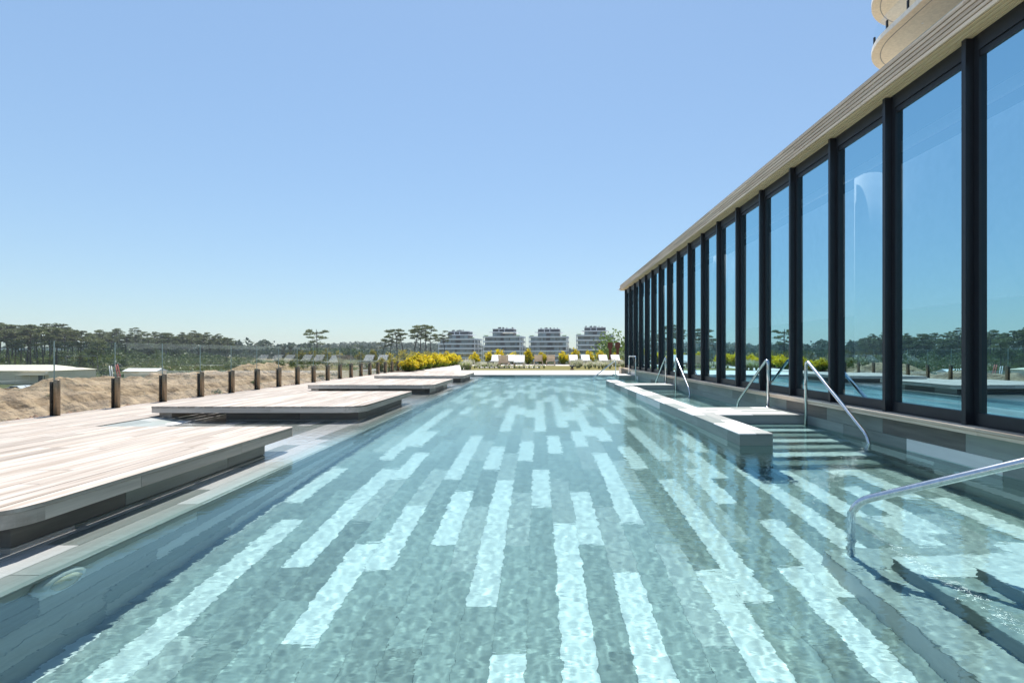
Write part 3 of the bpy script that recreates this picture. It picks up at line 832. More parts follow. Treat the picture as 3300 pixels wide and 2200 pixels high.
# ------------------------------------------------------------------ sunbathing platforms
def arc_y(x, xr, y0, r):
    """Near edge of the platform at x when its right front corner is rounded with radius r."""
    if x <= xr - r: return y0
    d = x - (xr - r)
    return y0 + r - math.sqrt(max(0.0, r * r - d * d))
def platform(i, label):
    y0, y1 = PLAT[i]
    xl, xr, zt, r, rf = -6.20, -2.83, 0.25, 0.30, 0.07
    t = thing('sun_platform', label, 'platform', ((xl + xr) / 2, (y0 + y1) / 2, SHELF), 'raised wooden platforms along the pool edge')
    rnd = random.Random(100 + i)
    n = 24
    w = (xr - xl - PG * (n - 1)) / n
    for c in range(n):
        xa = xl + c * (w + PG); xb = xa + w
        ys_ = y0; cuts = []
        yy = y0 + rnd.choice((0.7, 1.1, 1.6, 2.0, 2.6))
        while yy < y1 - 0.4:
            cuts.append(round(yy, 2)); yy += rnd.choice((1.2, 1.5, 1.9))
        ends = [y0] + cuts + [y1]
        for q in range(len(ends) - 1):
            s, e = ends[q] + (0.002 if q else 0), ends[q + 1] - (0.002 if q < len(ends) - 2 else 0)
            cut_near = q == 0 and xb > xr - r
            cut_far = q == len(ends) - 2 and xb > xr - rf
            if cut_near or cut_far:
                xsn = np.linspace(xa, xb, 7)
                near = [(x, arc_y(x, xr, y0, r) if cut_near else s) for x in xsn]
                far = [(x, y1 - (arc_y(x, xr, 0, rf) if cut_far else 0) if q == len(ends) - 2 else e) for x in xsn[::-1]]
                prism('plank', near + far, zt - 0.024, zt, 'deck_wood', t)
            else:
                piece('plank', w, e - s, 0.024, 'deck_wood', ((xa + xb) / 2, (s + e) / 2, zt - 0.024), t, ch=0.003)
    # fascia boards: front, curved corner, pool side, back, far side
    fz0, fz1, th = zt - 0.105, zt - 0.026, 0.03
    seam = xl + 1.9
    piece('fascia_board', fz1 - fz0, seam - xl - .003, th, 'side_wood', ((xl + seam) / 2, y0 + th + 0.003, (fz0 + fz1) / 2), t, (1, 0, 0), (0, 0, -1), 0.002)
    piece('fascia_board', fz1 - fz0, xr - r - seam - .003, th, 'side_wood', ((seam + xr - r) / 2, y0 + th + 0.003, (fz0 + fz1) / 2), t, (1, 0, 0), (0, 0, -1), 0.002)
    outer = [(xr - .003 - r + r * math.sin(a), y0 + .003 + r - r * math.cos(a)) for a in np.linspace(0, math.pi / 2, 11)]
    inner = [(xr - .003 - r + (r - th) * math.sin(a), y0 + .003 + r - (r - th) * math.cos(a)) for a in np.linspace(math.pi / 2, 0, 11)]
    prism('fascia_corner', outer + inner, fz0, fz1, 'side_wood', t)
    yy = y0 + r; q = 0
    for L_ in (0.72, 1.25, 9):
        e = min(yy + L_, y1 - rf)
        if e > yy: piece('fascia_board', fz1 - fz0, e - yy - .003, th, 'side_wood', (xr - th - .003, (yy + e) / 2, (fz0 + fz1) / 2), t, (0, 1, 0), (0, 0, -1), 0.002)
        yy = e
    prism('fascia_corner', [(xr - .003 - th, y1 - rf), (xr - .003, y1 - rf), (xr - .02, y1 - .02), (xr - rf, y1 - .003), (xr - rf, y1 - th)], fz0, fz1, 'side_wood', t)
    piece('fascia_board', fz1 - fz0, xr - rf - xl, th, 'side_wood', ((xl + xr - rf) / 2, y1 - th - .003, (fz0 + fz1) / 2), t, (1, 0, 0), (0, 0, 1), 0.002)
    piece('fascia_board', fz1 - fz0, y1 - y0 - 2 * th - .012, th, 'side_wood', (xl + th + .003, (y0 + y1) / 2, (fz0 + fz1) / 2), t, (0, 1, 0), (0, 0, 1), 0.002)
    for jx in range(6):
        yj = y0 + 0.25 + jx * (y1 - y0 - 0.5) / 5
        box('joist', xl + 0.05, xr - 0.06, yj - 0.02, yj + 0.02, zt - 0.1, zt - 0.026, 'side_wood', t, ch=0)
    # plinth on the shelf with its tile cladding, and the timber bearer on the deck side
    px0, px1, py0, py1 = -5.15, -2.97, y0 + 0.24, y1 - 0.40
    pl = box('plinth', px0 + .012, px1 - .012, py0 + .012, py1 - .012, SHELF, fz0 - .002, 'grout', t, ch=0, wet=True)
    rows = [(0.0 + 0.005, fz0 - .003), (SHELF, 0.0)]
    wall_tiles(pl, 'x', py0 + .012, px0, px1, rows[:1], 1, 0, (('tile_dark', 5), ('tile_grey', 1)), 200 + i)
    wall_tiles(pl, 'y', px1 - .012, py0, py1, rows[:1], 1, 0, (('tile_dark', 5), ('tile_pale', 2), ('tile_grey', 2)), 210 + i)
    wall_tiles(pl, 'x', py0 + .012, px0, px1, rows[1:], 1, 0, (('tile_white', 3), ('tile_grey', 3)), 220 + i)
    wall_tiles(pl, 'y', px1 - .012, py0, py1, rows[1:], 1, 0, (('tile_white', 3), ('tile_grey', 3)), 230 + i)
    box('bearer', xl + 0.04, xl + 0.24, y0 + 0.12, y1 - 0.12, DECK_Z - 0.06, fz0 - .001, 'side_wood', t)
    return t
for i, lb in enumerate(('raised wooden sun platform nearest the camera, cut off by the left picture edge',
                        'second raised wooden sun platform from the camera, left of the pool',
                        'third raised wooden sun platform from the camera, left of the pool',
                        'farthest raised wooden sun platform, beside the yellow shrubs')):
    platform(i, lb)

# ------------------------------------------------------------------ glass balustrades
def bal_post(parent, x, y, ax):
    """Two bronze half shells that clamp the pane edge; ax = direction of the run."""
    h = 0.58
    def shell(name, off, rad, mat, hh):
        cx, cy = (x + off, y) if ax == 'y' else (x, y - off)
        pth = [(cx, cy, DECK_Z - 0.02), (cx, cy, DECK_Z + hh - 0.006), (cx, cy, DECK_Z + hh)]
        return tube(name, pth, [rad, rad, rad * 0.94], mat, parent, 16)
    p = shell('post', 0.045, 0.043, 'bronze_post', h)
    cx, cy = (x - 0.035, y) if ax == 'y' else (x, y + 0.035)
    o = tube('rear_clamp', [(cx, cy, DECK_Z - 0.02), (cx, cy, DECK_Z + h - 0.03)], 0.03, 'black_rubber', p, 12)
def bal_pane(parent, x, y, ax, L_):
    V, F, mi = [], [], []
    t, z0, z1, l = 0.006, DECK_Z + 0.02, DECK_Z + 1.21, L_ / 2
    q = [(-t, -l), (t, -l), (t, l), (-t, l)]
    V = [(a, b, z0) for a, b in q] + [(a, b, z1) for a, b in q]
    F = [(0, 3, 2, 1), (4, 5, 6, 7), (0, 1, 5, 4), (1, 2, 6, 5), (2, 3, 7, 6), (3, 0, 4, 7)]
    key = ('pane', round(L_, 3))
    if key not in CACHE:
        CACHE[key] = mesh_arr('pane', V, F, ['balustrade_glass', 'glass_edge'], [1, 1, 1, 0, 1, 0])
    o = link('pane', CACHE[key], parent)
    o.matrix_basis = Matrix.Translation((x, y, 0)) @ (Matrix.Identity(4) if ax == 'y' else Matrix.Rotation(R(90), 4, 'Z'))
SPF = 1.203
fl = thing('glass_balustrade', 'long clear glass balustrade with short bronze posts along the left boardwalk', 'balustrade', (X_FENCE, 20, DECK_Z))
j = -9
while True:
    y = 8.36 + SPF * j
    if y > 46.4: break
    bal_post(fl, X_FENCE, y, 'y')
    bal_pane(fl, X_FENCE, y + SPF / 2, 'y', SPF - 0.012)
    j += 1
y_end = 8.36 + SPF * j
fb = thing('glass_balustrade', 'clear glass balustrade crossing behind the sunloungers at the far end of the garden', 'balustrade', (2, y_end, DECK_Z))
x = X_FENCE + 0.06
while x < 13:
    bal_post(fb, x + 0.03, y_end, 'x'); bal_pane(fb, x + SPF / 2, y_end, 'x', SPF - 0.012)
    x += SPF
# rough clay edge beyond the boardwalk
V, F = [], []
rc = random.Random(8)
for i in range(420):
    cy = 5 + i * 0.09; cx = X_FENCE - 0.16 - rc.random() * 0.28; s_ = 0.03 + rc.random() * 0.07
    b_ = len(V)
    for dx, dy, dz in ((-1, -1, -1), (1, -1, -1), (1, 1, -1), (-1, 1, -1), (0, 0, 1)):
        V.append((cx + dx * s_ * rc.uniform(.7, 1.2), cy + dy * s_ * 1.4 * rc.uniform(.7, 1.2), 0.03 + dz * s_ * rc.uniform(.3, .9)))
    F += [(b_, b_ + 1, b_ + 4), (b_ + 1, b_ + 2, b_ + 4), (b_ + 2, b_ + 3, b_ + 4), (b_ + 3, b_, b_ + 4)]
clod = link('clay_clods', mesh_arr('clay_clods', V, F, 'clay')); tag(clod, 'loose orange clay clods along the outer edge of the boardwalk', 'soil', kind='stuff')
cb_ = box('clay_bank', X_FENCE - 0.7, X_FENCE - 0.115, -5, 47, -1.4, 0.0, 'clay', ch=0.1); tag(cb_, kind='structure')

# ------------------------------------------------------------------ glazed pavilion on the right
pv = thing('glazed_pavilion', 'long glazed pavilion with dark metal fins and pale timber eave beside the pool', 'building', (6.5, 12, 0.3))
XM, XG = 4.15, 4.255                     # fin face, glass plane
Z_SILL, Z_SOF, Z_TOP = 0.405, 4.16, 4.42
YA, YB = -2.0, 25.30
def yf(i): return 5.06 + 1.163 * i
for i in range(-6, 18):
    box('fin', XM, XM + 0.095, yf(i) - 0.05, yf(i), Z_SILL, Z_SOF - 0.003, 'dark_metal', pv, ch=0.003)
for i in range(-6, 17):
    ya, yb = yf(i), yf(i + 1) - 0.05
    # the frame of one window: stile at the far fin, bottom rail, head rail
    w = joined('window', [(XM + 0.08, XG + 0.05, yb - 0.06, yb - .001, Z_SILL + .002, Z_SOF - .004),
                          (XM + 0.08, XG + 0.05, ya + .001, ya + 0.02, Z_SILL + .002, Z_SOF - .004),
                          (XM + 0.07, XG + 0.05, ya + 0.021, yb - 0.061, Z_SILL + .002, Z_SILL + 0.12),
                          (XM + 0.07, XG + 0.05, ya + 0.021, yb - 0.061, Z_SOF - 0.15, Z_SOF - .004),
                          (XM + 0.088, XG + 0.05, ya + 0.021, yb - 0.061, Z_SOF - 0.21, Z_SOF - 0.152)], 'dark_metal', pv)
    g = link('pane', mesh_arr('pane', [(XG + random.uniform(-.002, .002), yq, zq) for yq, zq in ((ya + .015, Z_SILL + .1), (yb - .055, Z_SILL + .1), (yb - .055, Z_SOF - .19), (ya + .015, Z_SOF - .19))], [(0, 3, 2, 1)], 'window_glass'), w)
# far gable end of glass
for k in range(5):
    xa = XM + 0.12 + k * 1.16
    w = joined('window', [(xa, xa + .06, YB - 0.45, YB - 0.33, Z_SILL, Z_SOF - .004), (xa + .061, xa + 1.159, YB - .43, YB - .35, Z_SILL, Z_SILL + .12), (xa + .061, xa + 1.159, YB - .43, YB - .35, Z_SOF - .2, Z_SOF - .004)], 'dark_metal', pv)
    link('pane', mesh_arr('pane', [(xa + .05, YB - .39, Z_SILL + .1), (xa + 1.17, YB - .39, Z_SILL + .1), (xa + 1.17, YB - .39, Z_SOF - .19), (xa + .05, YB - .39, Z_SOF - .19)], [(0, 1, 2, 3)], 'window_glass'), w)
# eave: five boards on its face, four under it
XO = 4.0
rf_ = random.Random(77)
bh = (Z_TOP - Z_SOF) / 5
for r_ in range(5):
    y = YA - rf_.random() * 3
    while y < YB:
        s, e = max(y, YA), min(y + 3.6, YB)
        if e - s > 0.1:
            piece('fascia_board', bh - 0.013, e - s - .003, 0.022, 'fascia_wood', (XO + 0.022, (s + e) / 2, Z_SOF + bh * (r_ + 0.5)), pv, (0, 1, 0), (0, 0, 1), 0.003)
        y += 3.6
for r_ in range(4):
    y = YA - rf_.random() * 3
    w_ = 0.15 / 3.0
    while y < YB:
        s, e = max(y, YA), min(y + 3.6, YB)
        if e - s > 0.1:
            piece('soffit_board', w_ - 0.011, e - s - .003, 0.02, 'soffit_wood', (XO + 0.028 + w_ * (r_ + 0.5), (s + e) / 2, Z_SOF + 0.02), pv, (0, 1, 0), (-1, 0, 0), 0.003)
        y += 3.6
for r_ in range(5):
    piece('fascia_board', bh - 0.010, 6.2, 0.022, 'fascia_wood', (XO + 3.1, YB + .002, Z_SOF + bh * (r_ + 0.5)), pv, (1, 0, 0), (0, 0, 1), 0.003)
for xa_, xb_ in ((XO + 0.045, 5.22), (5.90, 10.5)):
    box('roof', xa_, xb_, YA, YB - 0.01, Z_SOF + 0.022, Z_TOP - 0.012, 'dark_void', pv, ch=0)
    box('roof_cap', xa_ - (0.035 if xa_ < 5 else 0), xb_, YA, YB - 0.03, Z_TOP - 0.008, Z_TOP + 0.012, 'concrete', pv, ch=0)
# long unseen rooflight slot, added to brighten the inner wall
y = YA
while y < 24.7:
    e = min(y + 2.4, 24.7)
    box('added_rooflight_pane', 5.18, 5.94, y + .01, e - .01, Z_TOP + 0.014, Z_TOP + 0.026, 'balustrade_glass', pv, ch=0)
    box('added_rooflight_bar', 5.221, 5.899, e - .03, e + .03, Z_TOP - 0.05, Z_TOP + 0.012, 'interior_white', pv, ch=0)
    y = e
box('roof', 5.221, 5.899, 24.72, YB - 0.011, Z_SOF + 0.022, Z_TOP - 0.012, 'dark_void', pv, ch=0)
box('bulkhead', 5.16, 5.219, YA, 24.8, 3.98, Z_SOF + 0.02, 'interior_white', pv, ch=0)
# ledge boards under the windows
y = YA - 1
while y < 24.9:
    s, e = max(y, YA), min(y + 2.6, 24.9)
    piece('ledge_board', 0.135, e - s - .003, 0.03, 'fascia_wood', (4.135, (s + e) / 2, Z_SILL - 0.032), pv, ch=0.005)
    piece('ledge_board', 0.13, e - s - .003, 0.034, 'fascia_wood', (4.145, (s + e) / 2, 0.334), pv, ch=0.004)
    y += 2.6
box('sill', 4.204, 4.5, YA, 24.9, Z_SILL - 0.03, Z_SILL, 'dark_metal', pv, ch=0)
for k in range(6):
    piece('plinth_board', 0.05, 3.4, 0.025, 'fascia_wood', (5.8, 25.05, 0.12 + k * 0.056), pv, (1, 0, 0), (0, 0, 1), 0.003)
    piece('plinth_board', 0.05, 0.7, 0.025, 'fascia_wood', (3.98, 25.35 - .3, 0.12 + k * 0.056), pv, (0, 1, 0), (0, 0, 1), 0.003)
box('plinth', 4.01, 9.9, 24.76, 25.02, -0.5, 0.37, 'concrete', pv, ch=0)
# interior
box('floor_slab', 4.36, 10.4, YA, 24.85, 0.1, 0.40, 'tile_dark', pv, ch=0)
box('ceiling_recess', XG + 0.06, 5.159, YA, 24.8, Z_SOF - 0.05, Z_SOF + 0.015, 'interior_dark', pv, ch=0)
box('ceiling', 6.021, 10.4, YA, 24.8, 4.05, 4.16, 'interior_white', pv, ch=0)
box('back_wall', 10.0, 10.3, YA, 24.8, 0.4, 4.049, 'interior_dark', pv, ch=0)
box('inner_wall', 5.9, 6.02, YA, 24.5, 1.81, 4.17, 'interior_white', pv, ch=0)
box('end_wall', 4.4, 10.3, YA - 0.2, YA, 0.1, 4.4, 'interior_white', pv, ch=0)
for k, y in enumerate((8.6, 15.6, 22.6)):
    tube('column', [(5.5, y, 0.4), (5.5, y, 4.05)], 0.2, 'interior_white', pv, 28)
# little camera at the far eave corner
cc = thing('security_camera', 'tiny security camera at the far corner of the timber eave', 'camera', (3.97, 25.25, 4.22))
tube('bracket', [(4.0, 25.2, 4.24), (3.94, 25.2, 4.24)], 0.012, 'dark_metal', cc, 8)
tube('housing', [(3.95, 25.32, 4.23), (3.95, 25.12, 4.21)], 0.035, 'white_plastic', cc, 12)

# ------------------------------------------------------------------ apartment tower behind the pavilion
tw = thing('apartment_tower', 'curved apartment tower with pale round-cornered balconies above the pavilion roof', 'building', (32, 22, -2))
def round_rect(x0, x1, y0, y1, r, n=14):
    P = []
    for cx, cy, a0 in ((x1 - r, y1 - r, 0), (x0 + r, y1 - r, 90), (x0 + r, y0 + r, 180), (x1 - r, y0 + r, 270)):
        for k in range(n + 1):
            a = R(a0 + 90 * k / n); P.append((cx + r * math.cos(a), cy + r * math.sin(a)))
    return P
def plan_tube(name, P, z, rad, mat, parent):
    return tube(name, [(x, y, z) for x, y in P], rad, mat, parent, 6)
for fl_ in range(0, 10):
    zu = 20.75 + 3.2 * (fl_ - 6)
    P = round_rect(21.4, 46, 2, 36.4, 4.6)
    s = prism('balcony_slab', P, zu + 0.012, zu + 0.30, 'slab_edge', tw)
    P2 = round_rect(21.44, 45.96, 2.04, 36.36, 4.56)
    prism('soffit', P2, zu, zu + 0.011, 'cream_soffit', s)
    P3 = round_rect(21.9, 45.5, 2.5, 35.9, 4.1)
    plan_tube('drip_groove', P3 + [P3[0]], zu - 0.004, 0.03, 'concrete', s)
    if fl_ >= 5:
        # glass railing: panes between posts along the left side and round the far corner
        Pr = round_rect(21.5, 45.9, 2.1, 36.3, 4.5, 4)
        seq = [Pr[5 + k] for k in range(5)]          # far-left corner
        line = [(x, y) for x, y in seq] + [(21.5, 30.0 - 1.5 * k) for k in range(12)]
        line = [(25.9 + 1.5 * k, 36.3) for k in range(6, 0, -1)] + line
        for (xa, ya), (xb, yb) in zip(line[:-1], line[1:]):
            dx, dy = (xb - xa) * .01, (yb - ya) * .01
            V = [(xa + dx, ya + dy, zu + .32), (xb - dx, yb - dy, zu + .32), (xb - dx, yb - dy, zu + 1.35), (xa + dx, ya + dy, zu + 1.35)]
            g = link('railing_pane', mesh_arr('railing_pane', V, [(0, 1, 2, 3)], 'balustrade_glass'), s)
            WORLD[s.name] = Matrix.Identity(4)
            box('railing_post', xa - .05, xa + .05, ya - .05, ya + .05, zu + .301, zu + .85, 'dark_metal', s)
        for k in range(9):
            a = k / 8
            px, py = (22.9, 8 + 26 * a)
            for off in (0, 1.8):
                tube('downlight', [(px + off + (1.6 if k == 8 else 0), py, zu - .006), (px + off + (1.6 if k == 8 else 0), py, zu - .001)], 0.06, 'white_paint', s, 10)
    WORLD[s.name] = Matrix.Identity(4)
    Pw = round_rect(24.2, 43.5, 4.8, 33.4, 2.6, 6)
    wl = prism('facade_wall', Pw, zu + 0.301, zu + 3.199, 'apt_slab', tw)
    for k in range(9):
        ya = 6.5 + k * 2.9
        if ya + 2.2 < 31:
            f = joined('window', [(24.13, 24.199, ya, ya + 2.2, zu + .35, zu + .42), (24.13, 24.199, ya, ya + 2.2, zu + 2.7, zu + 2.78), (24.13, 24.199, ya, ya + .08, zu + .421, zu + 2.699), (24.13, 24.199, ya + 2.12, ya + 2.2, zu + .421, zu + 2.699), (24.13, 24.199, ya + 1.06, ya + 1.14, zu + .421, zu + 2.699)], 'dark_metal', tw)
            box('pane', 24.15, 24.198, ya + .081, ya + 2.119, zu + .421, zu + 2.699, 'apt_glass', f, ch=0)

# ------------------------------------------------------------------ garden furniture
def lounger(label, x, y, face, cushion, group):
    """Low sunlounger; face = +1 looks away from the camera (its slatted back shows), -1 looks towards it."""
    t = thing('sun_lounger', label, 'sun lounger', (x, y, DECK_Z), group)
    w, L_, zs = 0.34, 1.95, DECK_Z + 0.34
    yb = -face * 0.45            # hinge of the backrest, measured from the middle
    def bar(name, pts, rad, mat='teak', parent=t, n=6):
        return tube(name, [(x + a, y + b, c) for a, b, c in pts], rad, mat, parent, n)
    box('frame', x - w - .03, x - w + .02, y - L_ / 2, y + L_ / 2, zs - .07, zs - .01, 'teak', t)
    box('frame', x + w - .02, x + w + .03, y - L_ / 2, y + L_ / 2, zs - .07, zs - .01, 'teak', t)
    lo, hi = (yb, L_ / 2) if face > 0 else (-L_ / 2, yb)
    n = 13
    joined('seat', [(x - w, x + w, y + lo + (hi - lo) * k / n, y + lo + (hi - lo) * (k + .78) / n, zs - .008, zs + .012) for k in range(n)], 'teak', t)
    for sx in (-1, 1):
        for sy in (-0.75, 0.75):
            box('leg', x + sx * w - .03, x + sx * w + .03, y + sy - .03, y + sy + .03, DECK_Z - .005, zs - .071, 'teak', t)
    # raised backrest
    ang = R(48 if not cushion else 36)
    bl = 0.72
    d = Vector((0, -face * math.cos(ang), math.sin(ang)))
    nrm = Vector((0, face * math.sin(ang), math.cos(ang)))
    h0 = Vector((x, y + yb, zs))
    bk = piece('backrest', 0.05, bl, 0.035, 'teak', h0 + d * (bl / 2) + Vector((-w + .03, 0, 0)), t, d, (1, 0, 0) if face < 0 else (-1, 0, 0))
    piece('backrest_stile', 0.05, bl, 0.035, 'teak', h0 + d * (bl / 2) + Vector((w - .03, 0, 0)), bk, d, (1, 0, 0) if face < 0 else (-1, 0, 0))
    for k in range(10):
        c = h0 + d * (bl * (k + 0.5) / 10)
        piece('slat', bl / 10 * 0.72, 2 * w - 0.12, 0.02, 'teak', c + nrm * .004, bk, (1, 0, 0), d * (-1))
    if cushion:
        c = h0 + d * (bl / 2 + .02) + nrm * 0.04
        cu = piece('cushion', 2 * w + .05, bl + .06, 0.09, 'cushion', c, t, d, (1, 0, 0) if face < 0 else (-1, 0, 0), 0.02)
        yc = (lo + hi) / 2
        piece('seat_cushion', 2 * w + .02, hi - lo - .04, 0.09, 'cushion', (x, y + yc, zs + .014), cu, ch=0.02)
    return t
LG = 'sunloungers in the garden'
lounger('wooden sunlounger with bare slatted back among the front loungers on the lawn', -2.38, 35.7, 1, False, LG)
lounger('white cushioned sunlounger just right of the front slatted lounger on the lawn', -1.34, 35.8, -1, True, LG)
lounger('white cushioned sunlounger left behind the front slatted lounger', -3.35, 40.2, -1, True, LG)
lounger('white cushioned sunlounger mostly hidden behind the front slatted lounger', -2.2, 40.4, -1, True, LG)
lounger('left one of the two bare slatted loungers at the back of the lawn', 0.0, 43.4, 1, False, LG)
lounger('right one of the two bare slatted loungers at the back of the lawn', 1.03, 43.4, 1, False, LG)
lounger('first white cushioned lounger right of the bare slatted pair', 2.98, 43.2, -1, True, LG)
lounger('second white cushioned lounger right of the bare slatted pair', 4.0, 43.2, -1, True, LG)
lounger('white cushioned lounger in front of the left rusty totem', 5.5, 43.2, -1, True, LG)
lounger('white cushioned lounger in front of the right rusty totem', 6.55, 43.2, -1, True, LG)
lounger('white cushioned lounger cut off by the pavilion corner', 7.75, 43.2, -1, True, LG)
def side_table(label, x, y):
    t = thing('side_table', label, 'side table', (x, y, DECK_Z))
    box('table_top', x - .2, x + .2, y - .2, y + .2, DECK_Z + .43, DECK_Z + .45, 'dark_metal', t)
    for sx in (-1, 1):
        for sy in (-1, 1):
            box('leg', x + sx * .18 - .012, x + sx * .18 + .012, y + sy * .18 - .012, y + sy * .18 + .012, DECK_Z + .002, DECK_Z + .43, 'dark_metal', t)
    joined('lower_rail', [(x - .18, x + .18, y - .19, y - .17, DECK_Z + .12, DECK_Z + .14), (x - .18, x + .18, y + .17, y + .19, DECK_Z + .12, DECK_Z + .14)], 'dark_metal', t)
side_table('thin dark metal side table left of the front slatted lounger', -3.3, 35.6)
def totem(label, x, y):
    t = thing('steel_totem', label, 'sculpture', (x, y, DECK_Z))
    joined('shaft', [(x - .115, x + .115, y - .1, y + .1, DECK_Z, 1.52)], 'corten', t)
    P = [(x - .115, 1.521), (x + .115, 1.521), (x + .215, 1.60), (x + .215, 2.07), (x - .215, 2.07), (x - .215, 1.60)]
    V = [(a, y - .1, b) for a, b in P] + [(a, y + .1, b) for a, b in P]
    F = [(0, 1, 2, 3, 4, 5), (11, 10, 9, 8, 7, 6)] + [((i + 1) % 6, i, 6 + i, 6 + (i + 1) % 6) for i in range(6)]
    link('head', mesh_arr('head', V, F, 'corten'), t)
    box('base_plate', x - .2, x + .2, y - .18, y + .18, DECK_Z - .01, DECK_Z + .03, 'corten', t)
totem('left one of the two rust brown steel totems behind the loungers', 6.40, 46.0)
totem('right one of the two rust brown steel totems, nearer the pavilion', 7.06, 46.0)
def spot(label, x, y, orange):
    t = thing('garden_spotlight', label, 'garden light', (x, y, DECK_Z))
    tube('cap', [(x, y, DECK_Z + .2), (x, y, DECK_Z + .25), (x, y, DECK_Z + .27)], [.15, .16, .12], 'dark_metal', t, 16)
    tube('stem', [(x, y, DECK_Z), (x, y, DECK_Z + .2)], 0.05, 'dark_metal', t, 10)
    box('base_block', x - .12, x + .1, y - .1, y + .1, DECK_Z - .01, DECK_Z + .08, 'orange_wood' if orange else 'concrete', t)
spot('low dark mushroom garden light with orange base in front of the ornamental grasses', 2.05, 31.3, True)
spot('low dark mushroom garden light under the yellow shrubs', -7.0, 31.2, False)

# ------------------------------------------------------------------ plants
def quads(C, size, rs, flat=0.0, aspect=1.6, up=None):
    """Leaf quads at centres C (n,3): random orientation, optional bias towards lying flat."""
    n = len(C)
    d = rs.normal(size=(n, 3)); d[:, 2] *= (1 - flat)
    d /= np.linalg.norm(d, axis=1)[:, None] + 1e-9
    e = rs.normal(size=(n, 3))
    if up is not None: e = e * 0.6 + np.asarray(up)
    e -= d * (e * d).sum(1)[:, None]
    e /= np.linalg.norm(e, axis=1)[:, None] + 1e-9
    s = size * (0.6 + 0.8 * rs.random(n))[:, None]
    a, b = d * s * aspect / 2, e * s / 2
    V = np.stack([C - a, C + b * .9, C + a, C - b * .9], 1).reshape(-1, 3)
    F = np.arange(4 * n).reshape(n, 4)
    return V, F
def merge_tubes(ts):
    V, F = [], []
    for path, rad, n in ts:
        v, f, _ = tube_arrays(path, rad, n)
        b = len(V); V += v; F += [tuple(i + b for i in q) for q in f]
    return V, F

def pine_meshes(seed, H, spread, cbase, nclump, leaf, tufts=85, lean=0.05, leafsize=0.34, thick=0.5):
    rs = np.random.default_rng(seed)
    ts, cl = [], []
    lx, ly = rs.normal(0, lean, 2)
    trunk = [(lx * H * t * t + 0.25 * math.sin(4 * t + seed), ly * H * t * t + 0.2 * math.cos(3 * t + seed), H * 0.93 * t) for t in np.linspace(0, 1, 8)]
    trunk[0] = (trunk[0][0], trunk[0][1], -1.0)
    r0 = 0.014 * H + 0.06
    ts.append((trunk, [r0 * (1 - 0.72 * i / 7) for i in range(8)], 7))
    for k in range(nclump):
        f = rs.random()
        t = cbase + (1 - cbase) * f
        i = min(6, int(t * 7)); u = t * 7 - i
        b = Vector(trunk[i]).lerp(Vector(trunk[i + 1]), u)
        a = rs.random() * 6.28
        prof = math.sin(math.pi * (0.18 + 0.72 * f)) ** 0.6
        rr_ = spread * prof * (0.35 + 0.65 * rs.random())
        tip = Vector((b.x + rr_ * math.cos(a), b.y + rr_ * math.sin(a), b.z + 0.12 * H * (0.3 + 0.7 * rs.random()) * (0.4 + 0.6 * rr_ / spread)))
        mid = b.lerp(tip, 0.5) + Vector((0, 0, -0.1 * rr_))
        ts.append(([tuple(b), tuple(mid), tuple(tip)], [r0 * .3, r0 * .2, r0 * .08], 4))
        cr = spread * (0.24 + 0.16 * rs.random())
        n = int(tufts * (0.7 + 0.6 * rs.random()))
        p = rs.normal(size=(n, 3)); p /= np.linalg.norm(p, axis=1)[:, None]
        p *= (rs.random(n) ** 0.45)[:, None]
        p *= np.array([cr, cr, cr * thick * (0.7 + .4 * rs.random())])
        p[:, 2] = np.where(p[:, 2] < 0, p[:, 2] * 0.55, p[:, 2])
        cl.append(p + np.array(tip))
    Vt, Ft = merge_tubes(ts)
    me_t = mesh_arr('trunk', Vt, Ft, 'bark', smooth=True)
    C = np.concatenate(cl)
    Vc, Fc = quads(C, leafsize, rs, 0.35, 1.9)
    me_c = mesh_arr('crown', Vc, Fc, leaf)
    return me_t, me_c
PROTO = {
    'umbrella': [pine_meshes(s, 20, 4.3, 0.70, 10, 'pine_leaf', 120, 0.06, 0.3, 0.42) for s in (3, 8, 14)],
    'tall': [pine_meshes(s, 19, 4.0, 0.52, 20, 'pine_leaf', 130, 0.04) for s in (21, 22, 25)],
    'dense': [pine_meshes(s, 17, 4.8, 0.22, 38, 'pine_leaf_dark', 110, 0.03) for s in (31, 32)],
    'lone': [pine_meshes(52, 20, 5.6, 0.62, 11, 'pine_leaf', 130, 0.10, 0.3, 0.4)],
}
def pine(kind, idx, label, x, y, h=1.0, rot=0.0, group=None, sx=1.0):
    t = thing('pine_tree', label, 'tree', (x, y, gz(x, y)), group)
    t.rotation_euler = (0, 0, rot); t.scale = (sx * h, sx * h, h)
    mt, mc = PROTO[kind][idx % len(PROTO[kind])]
    for nm, me in (('trunk', mt), ('crown', mc)):
        o = bpy.data.objects.new(nm, me); COL.objects.link(o); o.parent = t
    return t
def at(px, Y): return (px - 1735.0) / 1662.0 * Y
pine('lone', 0, 'lone umbrella pine standing tall above the treeline behind the balustrade', at(1020, 200), 200, 0.98, 2.2)
